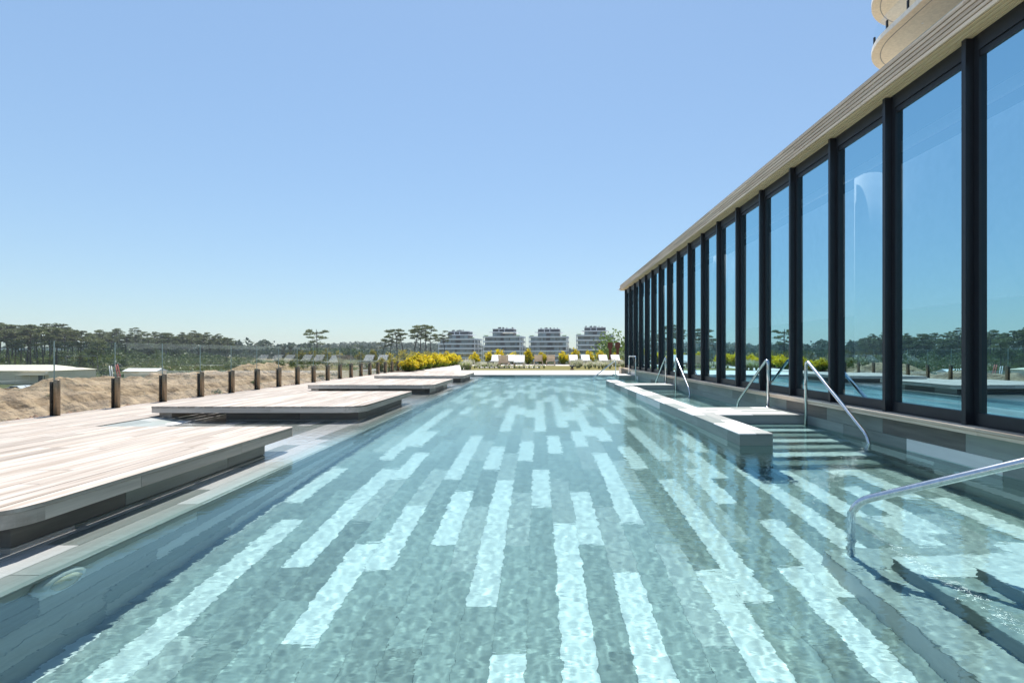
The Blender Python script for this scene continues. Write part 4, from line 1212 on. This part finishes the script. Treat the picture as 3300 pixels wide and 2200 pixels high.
for px, Y, h, k, r_, lb in ((1228, 215, .80, 0, 0.3, 'leftmost and lowest umbrella pine of the tall group left of the white buildings'),
                            (1253, 222, .93, 1, 1.9, 'second umbrella pine from the left in the tall group'),
                            (1283, 214, 1.0, 2, 4.0, 'third umbrella pine from the left in the tall group'),
                            (1306, 228, .97, 0, 5.0, 'thin umbrella pine at the dip in the middle of the tall group'),
                            (1327, 212, 1.02, 1, 3.1, 'umbrella pine left of the highest crowns in the tall group'),
                            (1350, 218, 1.10, 2, 0.9, 'highest umbrella pine of the tall group left of the white buildings'),
                            (1370, 211, 1.06, 0, 2.6, 'broad umbrella pine just right of the highest one in the tall group'),
                            (1388, 224, .98, 1, 4.4, 'rightmost thin umbrella pine of the tall group')):
    pine('umbrella', k, lb, at(px, Y), Y, h, r_, 'umbrella pines left of the white buildings', 1.05)
pine('umbrella', 1, 'single umbrella pine in front of the leftmost white apartment building', at(1436, 230), 230, 0.98, 0.5, None, 0.85)
# pines of the left stand behind the warehouse
rp = random.Random(12)
stand = []
for i in range(36):
    px = -60 + 10.7 * i + rp.uniform(-5, 5); Y = rp.uniform(205, 265)
    h = (0.93 if px < 180 else 0.86 if px < 240 else 0.72) * rp.uniform(.92, 1.08)
    stand.append(1); stand[-1] = pine('tall', rp.randrange(3), 'tall pine in the dense stand behind the beige warehouse at far left', at(px, Y), Y, h, rp.uniform(0, 6.28), 'pines behind the warehouse', 1.25)
rank(stand, 'tall pine, {} from the left in the dense stand behind the beige warehouse')
for i, (px, Y, h) in enumerate(((255, 165, .62), (292, 172, .60), (225, 180, .66))):
    pine('dense', i, ('low bushy dark pine nearest the red ladder lift', 'low bushy dark pine right behind the red ladder lift', 'bushy dark pine left of the other two low ones, beside the warehouse corner')[i] if i != 1 else 'low bushy dark pine just behind the other low ones near the ladder lift', at(px, Y), Y, h, i * 2.0, None, 0.95)
wood = []
for i in range(46):
    px = 320 + 9.2 * i + rp.uniform(-7, 7); Y = rp.uniform(270, 370)
    wood.append(1); wood[-1] = pine('tall' if rp.random() < .55 else 'dense', rp.randrange(3), 'pine in the long wood seen through the left balustrade panes', at(px, Y), Y, rp.uniform(.68, .86), rp.uniform(0, 6.28), 'pines in the wood beyond the sand bank', 1.3)
rank(wood, 'pine, {} from the left in the wood seen through the left balustrade')
foot = []
for i, (px, Y, h) in enumerate(((945, 215, .52), (968, 225, .55), (1000, 235, .53), (1030, 215, .5), (1052, 220, .52))):
    foot = foot + [pine('umbrella' if i % 2 == 0 else 'dense', i, 'lower pine clustered round the foot of the lone tall pine', at(px, Y), Y, h, i * 1.3, 'pines at the foot of the lone pine', 1.2)]
rank(foot, 'lower pine, {} from the left round the foot of the lone tall pine')
under = []
for i, (px, Y, h) in enumerate(((1175, 190, .50), (1205, 205, .6), (1225, 190, .45), (1268, 185, .42), (1330, 190, .42), (1395, 200, .40))):
    under = under + [pine('dense', i, 'dark bushy pine at the foot of the tall umbrella pine group', at(px, Y), Y, h, i * 1.1, 'bushy pines under the umbrella pine group', 1.1)]
rank(under, 'dark bushy pine, {} from the left under the tall umbrella pine group')
for px, Y, h, lb in ((2035, 150, .72, 'flat-topped pine peeping out left of the pavilion corner'), (1600, 300, .5, 'dark pine in front of the second white apartment building'), (1715, 290, .55, 'dark pine before the gap between the second and third white buildings'), (1650, 250, .45, 'low dark pine in front of the second white building, right half')):
    pine('dense' if h < .6 else 'umbrella', 1, lb, at(px, Y), Y, h, 1.0)

def blob_tree(name, label, x, y, H, rad, leaf, n, size, group=None, z=None, kind=None, trunkmat='bark', seed=0):
    rs = np.random.default_rng(seed)
    t = thing(name, label, 'tree' if H > 3 else 'shrub', (x, y, gz(x, y) if z is None else z), group)
    zz = t.location.z
    nl = max(5, int(n / 220)); pts = []
    for k in range(nl):
        c = np.array([rs.normal(0, rad * .45), rs.normal(0, rad * .45), H * (0.45 + 0.4 * rs.random())])
        m = n // nl; p = rs.normal(size=(m, 3)); p /= np.linalg.norm(p, axis=1)[:, None]
        p *= (rs.random(m) ** .4)[:, None] * np.array([rad * .55, rad * .55, H * .28])
        pts.append(c + p)
    V, F = quads(np.concatenate(pts), size, rs, 0.2, 1.5)
    o = bpy.data.objects.new('crown', mesh_arr('crown', V, F, leaf)); COL.objects.link(o); o.parent = t
    Vt, Ft = merge_tubes([([(0, 0, -.3), (0.05 * H, 0, H * .35), (0, 0.03 * H, H * .7)], [H * .03, H * .02, H * .008], 6)] + [([(0.03 * H, 0, H * .25), (rad * .4 * math.cos(a), rad * .4 * math.sin(a), H * .6)], [H * .014, H * .005], 5) for a in (0.4, 2.3, 4.4)])
    o = bpy.data.objects.new('trunk', mesh_arr('trunk', Vt, Ft, 'bark', smooth=True)); COL.objects.link(o); o.parent = t
    return t
blob_tree('leafy_tree', 'bright green leafy tree behind the rusty totems beside the pavilion', at(1998, 66), 66, 11.0, 2.6, 'broad_leaf', 9000, 0.22, z=-8, seed=4)
blob_tree('leafy_tree', 'smaller bright green leafy tree between the two rusty totems', at(1978, 60), 60, 9.8, 1.6, 'broad_leaf', 4500, 0.2, z=-8, seed=5)

# scrub on the far ground: nobody could count it
def scrub(name, label, spots, leaf, n, size, seed):
    rs = np.random.default_rng(seed); pts = []
    for (x, y, r_, h) in spots:
        p = rs.normal(size=(n, 3)); p /= np.linalg.norm(p, axis=1)[:, None]
        p *= (rs.random(n) ** .4)[:, None] * np.array([r_, r_, h])
        p[:, 2] = np.abs(p[:, 2])
        pts.append(p + np.array([x, y, gz(x, y) - (0.2 if r_ > 1.5 else -0.12)]))
    V, F = quads(np.concatenate(pts), size, rs, 0.2, 1.4)
    o = link(name, mesh_arr(name, V, F, leaf)); tag(o, label, 'scrub', kind='stuff')
sp = []
for i in range(300):
    px = rp.uniform(-40, 1150); Y = rp.uniform(120, 330)
    if px < 520 and Y < 185: continue
    sp.append((at(px, Y), Y, rp.uniform(2, 5), rp.uniform(1.5, 3.6)))
for i in range(120):
    px = rp.uniform(-60, 760); Y = rp.uniform(235, 300); sp.append((at(px, Y), Y, rp.uniform(3, 6), rp.uniform(3, 7.5)))
scrub('scrub', 'green scrub between the sand bank and the pine wood', sp, 'scrub_leaf', 150, 0.75, 9)
sp = []
for i in range(70):
    px = rp.uniform(880, 1420); Y = rp.uniform(95, 200)
    sp.append((at(px, Y), Y, rp.uniform(1.5, 4.5), rp.uniform(1.5, 4.2)))
for i in range(60):
    px = rp.uniform(1420, 2010); Y = rp.uniform(110, 280)
    sp.append((at(px, Y), Y, rp.uniform(2.5, 6), rp.uniform(2.5, 7.0)))
scrub('scrub', 'olive green scrub beyond the far balustrade below the white buildings', sp, 'pine_leaf', 260, 0.6, 10)
sp = []
wood = []
for i in range(46):
    Y = rp.uniform(24, 76); X = rp.uniform(-33, -21)
    if Y < 50 and rp.random() < .55: continue
    sp.append((X, Y, rp.uniform(.25, .75), rp.uniform(.25, .7)))
for i in range(40):
    Y = rp.uniform(64, 95); X = rp.uniform(-44, -30); sp.append((X, Y, rp.uniform(.5, 1.4), rp.uniform(.4, 1.0)))
scrub('weeds', 'low green weeds scattered on the sand bank', sp, 'scrub_leaf', 120, 0.16, 11)
# far wood on the plain and the ridge
def far_wood():
    rs = np.random.default_rng(77); pts = []
    n = 0
    while n < 5600:
        Y = 380 + 900 * rs.random() ** 1.2; px = rs.uniform(2000, 4600) if n % 2 == 0 else rs.uniform(-150, 2080)
        X = at(px, Y)
        if Y < 520 and px > 1250: continue
        h = rs.uniform(9, 14.5); r_ = rs.uniform(3.5, 6)
        p = rs.normal(size=(52, 3)); p /= np.linalg.norm(p, axis=1)[:, None]
        p *= np.array([r_, r_, h * .34]); p[:, 2] += h * .68
        pts.append(p + np.array([X, Y, gz(X, Y)])); n += 1
    C = np.concatenate(pts)
    V, F = quads(C, 2.1, rs, 0.25, 1.3)
    o = link('far_wood', mesh_arr('far_wood', V, F, 'far_leaf')); tag(o, 'distant dark pine wood along the horizon', 'wood', kind='stuff')
far_wood()

# yellow garden shrubs
def shrub_mesh(seed, H, rad, n):
    rs = np.random.default_rng(seed)
    shoots = []
    ns = 34
    P, T = [], []
    for k in range(ns):
        a = rs.random() * 6.28; q = rs.random() ** .6
        top = np.array([rad * q * math.cos(a), rad * q * math.sin(a), H * (0.55 + 0.5 * rs.random()) * (1 - 0.35 * q)])
        base = np.array([top[0] * .25, top[1] * .25, 0.02])
        m = n // ns
        u = 0.22 + 0.78 * rs.random(m) ** .8
        p = base + (top - base) * u[:, None] + rs.normal(0, 0.055, (m, 3))
        P.append(p); T.append(u * (0.75 + .5 * rs.random(m)) + rs.normal(0, .08, m))
        shoots.append(([tuple(base), tuple((base + top) / 2 + rs.normal(0, .03, 3)), tuple(top)], [.012, .008, .003], 4))
    P = np.concatenate(P); T = np.concatenate(T)
    V, F = quads(P, 0.062, rs, 0.0, 2.0)
    mi = (T < 0.68).astype(np.int32)
    me = mesh_arr('foliage', V, F, ['shrub_yellow', 'shrub_green'], mi)
    Vs, Fs = merge_tubes(shoots)
    return mesh_arr('stems', Vs, Fs, 'bark'), me
SH = [shrub_mesh(s, 1.0, 0.55, 3600) for s in (1, 2, 3)] + [shrub_mesh(s, 1.0, 0.38, 1500) for s in (4, 5, 6)]
def shrub(label, x, y, h, i, group, w=1.0):
    t = thing('yellow_shrub', label, 'shrub', (x, y, DECK_Z + .02), group)
    t.scale = (w, w, h); t.rotation_euler = (0, 0, (x * 7 + y * 3) % 6.28)
    for nm, me in (('stems', SH[i][0]), ('foliage', SH[i][1])):
        o = bpy.data.objects.new(nm, me); COL.objects.link(o); o.parent = t
for j, (x, y, h, w) in enumerate(((-7.15, 28.3, .74, .95), (-7.3, 29.4, .72, 1.0), (-7.12, 30.6, .82, 1.0), (-7.4, 31.6, 1.0, 1.05), (-7.1, 32.6, .9, 1.0), (-7.3, 33.9, .92, 1.0), (-7.1, 35.2, 1.0, 1.0), (-7.2, 36.7, .92, 1.0), (-7.1, 38.2, 1.0, 1.0), (-7.05, 40.0, 1.12, 1.05), (-7.1, 42.2, 1.18, 1.1), (-7.1, 44.4, 1.05, 1.0))):
    lb = {0: 'nearest yellow shrub at the front end of the hedge row by the balustrade', 11: 'last and smallest-looking yellow shrub at the far end of the hedge row', 3: 'tall yellow shrub with a raised tip in the front half of the hedge row'}.get(j, 'yellow-leaved shrub, ' + ordinal(j + 1) + ' from the front in the hedge row by the left balustrade')
    shrub(lb, x, y, h, j % 3, 'yellow hedge row by the left balustrade' if j not in (0, 11, 3) else None, w)
for j, (px, y, h, lb) in enumerate(((1529, 45.6, 1.1, 'round yellow-green shrub standing alone right of the hedge row'), (1578, 46.2, 1.25, 'yellow shrub left behind the front slatted lounger'), (1610, 46.3, 1.55, 'tallest thin yellow shrub above the front slatted lounger'), (1655, 46.2, 1.15, 'yellow shrub tip between the front loungers and the bare slatted pair'),
                                   (1702, 46.0, 1.45, 'narrow yellow shrub left of the bare slatted lounger pair'), (1745, 46.3, 1.25, 'yellow tip behind the bare slatted lounger pair'), (1812, 46.0, 1.22, 'bushy yellow shrub right of the bare slatted lounger pair'), (1852, 46.2, 1.5, 'tall yellow shrub behind the first white lounger right of the slatted pair'), (1898, 46.2, 1.38, 'yellow shrub behind the second white lounger right of the slatted pair'), (1932, 46.3, 1.32, 'yellow shrub left of the rusty totems'), (1981, 46.5, 1.05, 'small yellow shrub between the two rusty totems'))):
    shrub(lb, at(px, y), y, h, 3 + j % 3 if j else 0, None, 1.25 if j else .9)

# ornamental grasses
def grass_mesh(seed, H, rad, n, straw):
    rs = np.random.default_rng(seed)
    V, F, mi = [], [], []
    for k in range(n):
        a = rs.random() * 6.28; r0 = rad * .3 * rs.random(); ou = rad * (0.3 + rs.random()); h = H * (.5 + .5 * rs.random())
        x0, y0 = r0 * math.cos(a), r0 * math.sin(a)
        x1, y1 = ou * .5 * math.cos(a), ou * .5 * math.sin(a); x2, y2 = ou * math.cos(a), ou * math.sin(a)
        tx, ty = -math.sin(a) * .007, math.cos(a) * .007
        b = len(V)
        V += [(x0 - tx, y0 - ty, 0), (x0 + tx, y0 + ty, 0), (x1 + tx, y1 + ty, h * .7), (x1 - tx, y1 - ty, h * .7), (x2, y2, h)]
        F += [(b, b + 1, b + 2, b + 3), (b + 3, b + 2, b + 4)]
        m = 1 if rs.random() < straw else 0
        mi += [m, m]
        if m and rs.random() < .5:
            b = len(V)
            V += [(x2 - .014, y2, h - .02), (x2 + .014, y2, h - .02), (x2 + .005, y2, h + .12), (x2 - .005, y2, h + .12)]; F.append((b, b + 1, b + 2, b + 3)); mi.append(1)
    return mesh_arr('grass', V, F, ['blade_green', 'blade_straw'], mi)
GM = [grass_mesh(1, .55, .22, 220, .35), grass_mesh(2, .6, .25, 240, .55), grass_mesh(3, .3, .15, 120, .2)]
GR = {}
def grass(label, x, y, s, i, group):
    o = link('ornamental_grass', GM[i]); o.location = (x, y, DECK_Z); o.scale = (s, s, s); o.rotation_euler = (0, 0, x * 3.1)
    tag(o, label, 'grass clump', group)
    GR.setdefault(label, []).append(o)
for j, (px, y) in enumerate(((1489, 31.0), (1499, 31.3), (1507, 31.1), (1513, 31.5))):
    grass('straw-tipped grass clump at the front left corner of the lawn beside the path', at(px, y), y, 1.0, j % 2, 'grass clumps at the lawn corner')
for j in range(16):
    px = 1535 + 4.6 * j; y = 36.5 + (j * 37 % 23) / 10
    grass('pale feathery grass clump left of the front side table', at(px, y), y, .6, 1 if j % 3 else 0, 'feathery grasses by the front loungers')
for j in range(34):
    px = 1842 + 5.0 * j + rp.uniform(-3, 3); y = rp.uniform(33, 41)
    grass('green and white grass clump in the bed before the right-hand white loungers', at(px, y), y, rp.uniform(.5, .95), j % 2, 'grasses before the right-hand loungers')
for j in range(15):
    x = -4.2 + .33 * j - .05
    grass('tiny grass tuft between the white stepping slabs', x, 34.4, .8, 2, 'tufts along the stepping slabs')

for lb_, os_ in GR.items():
    rank(os_, lb_.split(' ', 1)[0] + ' ' + lb_.split(' ', 1)[1] + ', {} from the left')

# ------------------------------------------------------------------ white apartment buildings
def apartment(label, px, Y, ztop_off, rotz, w=26.0, d=17.0):
    x = at(px, Y)
    g0 = gz(x, Y)
    t = thing('apartment_building', label, 'building', (x, Y, g0), 'white apartment buildings beyond the garden')
    f = 3.12
    zr = EYE + ztop_off                      # top of the main roof terrace slab
    parts = []
    def bx(name, x0, x1, y0, y1, z0, z1, mat, parent=t, ch=0.0):
        o = bpy.data.objects.new(name, slab_mesh(x1 - x0, y1 - y0, z1 - z0, 0.0, mat)); COL.objects.link(o)
        o.parent = parent
        if parent is not t: o.matrix_parent_inverse = Matrix.Translation(-Vector(parent['_c']))
        o.location = ((x0 + x1) / 2, (y0 + y1) / 2, z0); o['_c'] = tuple(o.location)
        return o
    zr -= g0
    hw, hd = w / 2, d / 2
    nfl = int(zr // f) + 1
    for k in range(nfl):
        zt = zr - f * k
        bx('balcony_slab', -hw, hw, -hd, hd, zt - 0.95, zt, 'apt_slab')
        if zt - f < 0: continue
        wall = bx('storey_wall', -hw + 1.1, hw - 1.1, -hd + 1.2, hd - 1.2, zt - f, zt - .951, 'apt_wall')
        xx = -hw + 1.3; n = 0
        rs = random.Random(int(px) * 7 + k)
        while xx < hw - 2.4:
            ww = rs.choice((1.5, 1.9, 2.3))
            if not (-1.8 < xx < 1.4 and rs.random() < .6):
                bx('window', xx, xx + ww - .12, -hd + 1.1, -hd + 1.199, zt - f + .12, zt - 1.05, 'apt_glass', wall)
            xx += ww + rs.choice((0, 0, .5))
        yy = -hd + 1.6
        while yy < hd - 3:
            bx('window', hw - 1.099, hw - 1.0, yy, yy + 1.7, zt - f + .12, zt - 1.05, 'apt_glass', wall); yy += rs.choice((1.9, 3.0))
        for cx in (-hw + .3, hw - .3):
            for cy in (-hd + .35, 0, hd - .35):
                bx('column', cx - .16, cx + .16, cy - .16, cy + .16, zt - f + .001, zt - .951, 'apt_slab')
    # set-back penthouse, its own slab, then the roof plant screen
    pw = hw * .56
    ph = bx('penthouse_wall', -pw, pw, -hd + 4, hd - 4, zr + .001, zr + 2.3, 'apt_wall')
    for k in range(5):
        if k != 2: bx('window', -pw + .3 + k * (2 * pw - .6) / 5, -pw + .1 + (k + 1) * (2 * pw - .6) / 5, -hd + 3.9, -hd + 3.999, zr + .15, zr + 2.1, 'apt_glass', ph)
    bx('penthouse_slab', -pw - 1.8, pw + 1.8, -hd + 2.2, hd - 2.2, zr + 2.301, zr + 2.85, 'apt_slab')
    bx('roof_screen', -pw, pw, -hd + 4.3, hd - 4.3, zr + 2.851, zr + 4.7, 'apt_panel')
    bx('roof_trim', -pw - .15, pw + .15, -hd + 4.1, hd - 4.1, zr + 4.701, zr + 5.15, 'apt_slab')
    for q in (-.42, .1): bx('roof_mullion', pw * q, pw * q + .35, -hd + 4.15, -hd + 4.299, zr + 2.852, zr + 4.7, 'apt_slab')
    rs = random.Random(int(px))
    for k in range(9):
        xx = -pw + .4 + (2 * pw - .8) * rs.random()
        bx('roof_unit', xx, xx + rs.uniform(.4, 1.1), -hd + 5, -hd + 6, zr + 5.151, zr + 5.151 + rs.uniform(.35, .95), 'apt_panel' if rs.random() < .7 else 'concrete')
    for x0, x1 in ((-hw + .3, -pw - 2), (pw + 2, hw - .3)):
        g = bx('terrace_railing', x0, x1, -hd + .25, -hd + .29, zr + .001, zr + 1.05, 'balustrade_glass')
        bx('planter', x0 + .4, x0 + 3, -hd + .6, -hd + 1.1, zr + .002, zr + .5, 'shrub_green')
    if 'awnings' in label:
        for x0 in (0.5, 4.2):
            V = [(x0, -hd + 3.9, zr + 2.6), (x0 + 3.4, -hd + 3.9, zr + 2.6), (x0 + 3.6, -hd + 1.2, zr + 1.9), (x0 - .2, -hd + 1.2, zr + 1.9)]
            V = V + [(a, b, c - .08) for a, b, c in V]
            o = bpy.data.objects.new('awning', mesh_arr('awning', V, [(0, 1, 2, 3), (7, 6, 5, 4), (0, 4, 5, 1), (1, 5, 6, 2), (2, 6, 7, 3), (3, 7, 4, 0)], 'cream_metal')); COL.objects.link(o); o.parent = t
    t.rotation_euler = (0, 0, rotz)
    for o in [t] + list(t.children_recursive):
        if '_c' in o: del o['_c']
apartment('leftmost white apartment block with dark roof storey, behind the single pine', 1484, 355, 9.9, R(-11))
apartment('second white apartment block from the left, with cream awnings on its roof terrace', 1626, 345, 11.2, R(-10), 25.2)
apartment('third white apartment block from the left with dark roof storey', 1770, 350, 11.3, R(-8), 25.6)
apartment('rightmost white apartment block, partly behind the rusty totems', 1917, 345, 12.1, R(-5), 25.0)

# ------------------------------------------------------------------ the yard at the left
def yard():
    g = -8.0
    x1, Y = at(157, 150), 150.0
    t = thing('warehouse', 'long beige metal warehouse with shallow cream roof at the left edge', 'building', (x1 - 20, Y + 8, g))
    x0 = x1 - 60
    box('wall', x0, x1, Y, Y + 16, g - .2, g + 4.0, 'beige_metal', t, ch=0)
    V = [(x0 - .3, Y - .3, g + 4.001), (x1 + .3, Y - .3, g + 4.001), (x1 + .3, Y + 16.3, g + 4.001), (x0 - .3, Y + 16.3, g + 4.001), (x0 - .3, Y + 8, g + 5.6), (x1 - 6, Y + 8, g + 5.6)]
    link('roof', mesh_arr('roof', V, [(0, 1, 5, 4), (1, 2, 5), (2, 3, 4, 5), (3, 0, 4), (0, 3, 2, 1)], 'cream_metal'), t)
    dr = box('door', x1 - 3.0, x1 - 1.2, Y - .08, Y - .002, g, g + 2.6, 'dark_metal', t, ch=0)
    box('handle', x1 - 1.5, x1 - 1.42, Y - .12, Y - .081, g + 1.0, g + 1.3, 'steel', dr)
    box('awning', x1 - 8, x1 + .3, Y - 2.0, Y - .002, g + 2.85, g + 2.98, 'cream_metal', t)
    for k in range(3): box('awning_post', x1 - 7.9 + k * 4, x1 - 7.8 + k * 4, Y - 1.9, Y - 1.8, g, g + 2.849, 'beige_metal', t)
    box('vent', x1 - .9, x1 - .4, Y - .05, Y - .003, g + 3.4, g + 3.7, 'white_paint', t)
    # yard road
    rd_ = prism('road', [(x0, Y - 16), (at(500, 165), 165 - 10), (at(500, 175), 168), (x0, Y - 8)], g - .05, g + 0.06, 'concrete'); tag(rd_, kind='structure')
    # white block behind the pines
    wx, wy = at(40, 300), 300
    b = thing('apartment_block', 'pale apartment block glimpsed between the pine trunks at far left', 'building', (wx, wy, g))
    box('wall', wx - 32, wx + 18, wy, wy + 14, g, g + 12, 'apt_slab', b, ch=0)
    for fl_ in range(4):
        for k in range(15):
            xx = wx - 31 + k * 3.2
            f = box('window', xx, xx + 1.7, wy - .06, wy - .002, g + .8 + fl_ * 3, g + 2.3 + fl_ * 3, 'apt_glass', b, ch=0)
    # red and white ladder lift
    lx, ly = at(372, 128), 128.0
    t = thing('ladder_lift', 'red and white ladder lift standing in the yard behind the sand bank', 'machine', (lx, ly, g))
    for s_ in (-1, 1):
        tube('red_leg', [(lx + 1.6, ly + .5 * s_, g), (lx + .2, ly + .3 * s_, g + 6.4)], .11, 'red_paint', t, 8)
        tube('white_mast', [(lx - .6, ly + .4 * s_, g), (lx - 1.3, ly + .3 * s_, g + 6.0)], .11, 'white_paint', t, 8)
    for k in range(6): tube('rung', [(lx + 1.5 - .22 * k, ly - .5, g + .8 + k * .95), (lx + 1.5 - .22 * k, ly + .5, g + .8 + k * .95)], .06, 'red_paint', t, 6)
    tube('top_beam', [(lx - 1.3, ly, g + 6.0), (lx + .2, ly, g + 6.4)], .09, 'dark_metal', t, 8)
    box('base_box', lx - .7, lx + .7, ly - .8, ly + .8, g, g + 2.0, 'red_paint', t)
    # low white sheet-metal shed roofs
    for i, (px, Yq, L_, lb) in enumerate(((452, 150, 9.5, 'long low white shed roof beyond the sand bank'), (333, 140, 4.2, 'short white shed left of the ladder lift'), (238, 132, 3.0, 'small white tent-roofed shed near the warehouse'))):
        sx = at(px, Yq)
        s = thing('shed', lb, 'shed', (sx, Yq, g))
        box('wall', sx - L_ / 2, sx + L_ / 2, Yq, Yq + 4, g, g + 1.7 + (2.2 if i == 0 else 0), 'beige_metal', s, ch=0)
        zt = g + 1.7 + (2.2 if i == 0 else 0)
        V = [(sx - L_ / 2 - .3, Yq - .4, zt + .001), (sx + L_ / 2 + .3, Yq - .4, zt + .001), (sx + L_ / 2 + .3, Yq + 4.4, zt + .001), (sx - L_ / 2 - .3, Yq + 4.4, zt + .001), (sx - L_ / 2 - .3, Yq + 2, zt + .8), (sx + L_ / 2 + .3, Yq + 2, zt + .8)]
        link('roof', mesh_arr('roof', V, [(0, 1, 5, 4), (2, 3, 4, 5), (1, 2, 5), (3, 0, 4), (0, 3, 2, 1)], 'white_paint'), s)
    # timber stack
    tx, ty = at(18, 118), 118.0
    s = thing('timber_stack', 'untidy stack of orange-brown timber in front of the warehouse', 'timber', (tx, ty, g))
    for k in range(16):
        a = rp.uniform(-.25, .25); zc = g + .1 + .16 * (k // 3); cx = tx + rp.uniform(-1, 1)
        piece('beam', .18, 5.2, .15, 'orange_wood', (cx, ty + (k % 3) * .4, zc), s, (math.cos(a), math.sin(a), rp.uniform(-.02, .02)), (math.sin(a), -math.cos(a), 0))
    # cars
    for i, (px, Yq, lb) in enumerate(((58, 122, 'silver car parked beside the timber stack'), (84, 124, 'silver car parked right of the other one before the warehouse'))):
        cx, cy = at(px, Yq), Yq
        c = thing('parked_car', lb, 'car', (cx, cy, g), 'cars before the warehouse')
        prof = [(-2.1, .35), (2.1, .35), (2.1, .8), (1.2, .92), (.6, 1.4), (-1.0, 1.42), (-1.7, .95), (-2.1, .85)]
        V = [(cx + a, cy - .85, g + b_) for a, b_ in prof] + [(cx + a, cy + .85, g + b_) for a, b_ in prof]
        n = len(prof)
        body = link('body', mesh_arr('body', V, [tuple(range(n)), tuple(range(2 * n - 1, n - 1, -1))] + [((i2 + 1) % n, i2, n + i2, n + (i2 + 1) % n) for i2 in range(n)], 'car_paint'), c)
        WORLD[body.name] = Matrix.Identity(4)
        V = [(cx + a, cy - .86, g + b_) for a, b_ in ((-1.45, .95), (1.05, .95), (.55, 1.33), (-.95, 1.35))]
        link('side_window', mesh_arr('side_window', V, [(0, 1, 2, 3)], 'car_glass'), body)
        for wx_ in (-1.3, 1.3):
            for sy in (-.87, .7):
                tube('wheel', [(cx + wx_, cy + sy, g + .33), (cx + wx_, cy + sy + .17, g + .33)], .33, 'black_rubber', c, 16)
    # dark site fence
    s = thing('site_fence', 'low dark mesh fence in front of the warehouse door', 'fence', (at(120, 128), 128, g))
    for k in range(10): box('post', at(95, 128) + k * .9, at(95, 128) + k * .9 + .08, 128, 128.08, g, g + 1.6, 'dark_metal', s)
    for zq in (.4, 1.0, 1.5): box('rail', at(95, 128) + .1, at(95, 128) + 8.1, 128.1, 128.14, g + zq, g + zq + .07, 'dark_metal', s)
yard()

# ------------------------------------------------------------------ the air between here and the far trees
hz = box('haze', -2200, 2200, -300, 1500, -9.2, 38, 'white_paint', ch=0)
hm = bpy.data.materials.new('haze'); hm.use_nodes = True; hm.node_tree.nodes.clear()
ho = hm.node_tree.nodes.new('ShaderNodeOutputMaterial'); hv = hm.node_tree.nodes.new('ShaderNodeVolumePrincipled')
hv.inputs['Density'].default_value = 0.00022
hv.inputs['Color'].default_value = (0.80, 0.88, 0.95, 1)
hm.node_tree.links.new(hv.outputs[0], ho.inputs['Volume'])
hz.data.materials.clear(); hz.data.materials.append(hm)
tag(hz, 'thin pale air over the far trees', 'haze', kind='stuff')
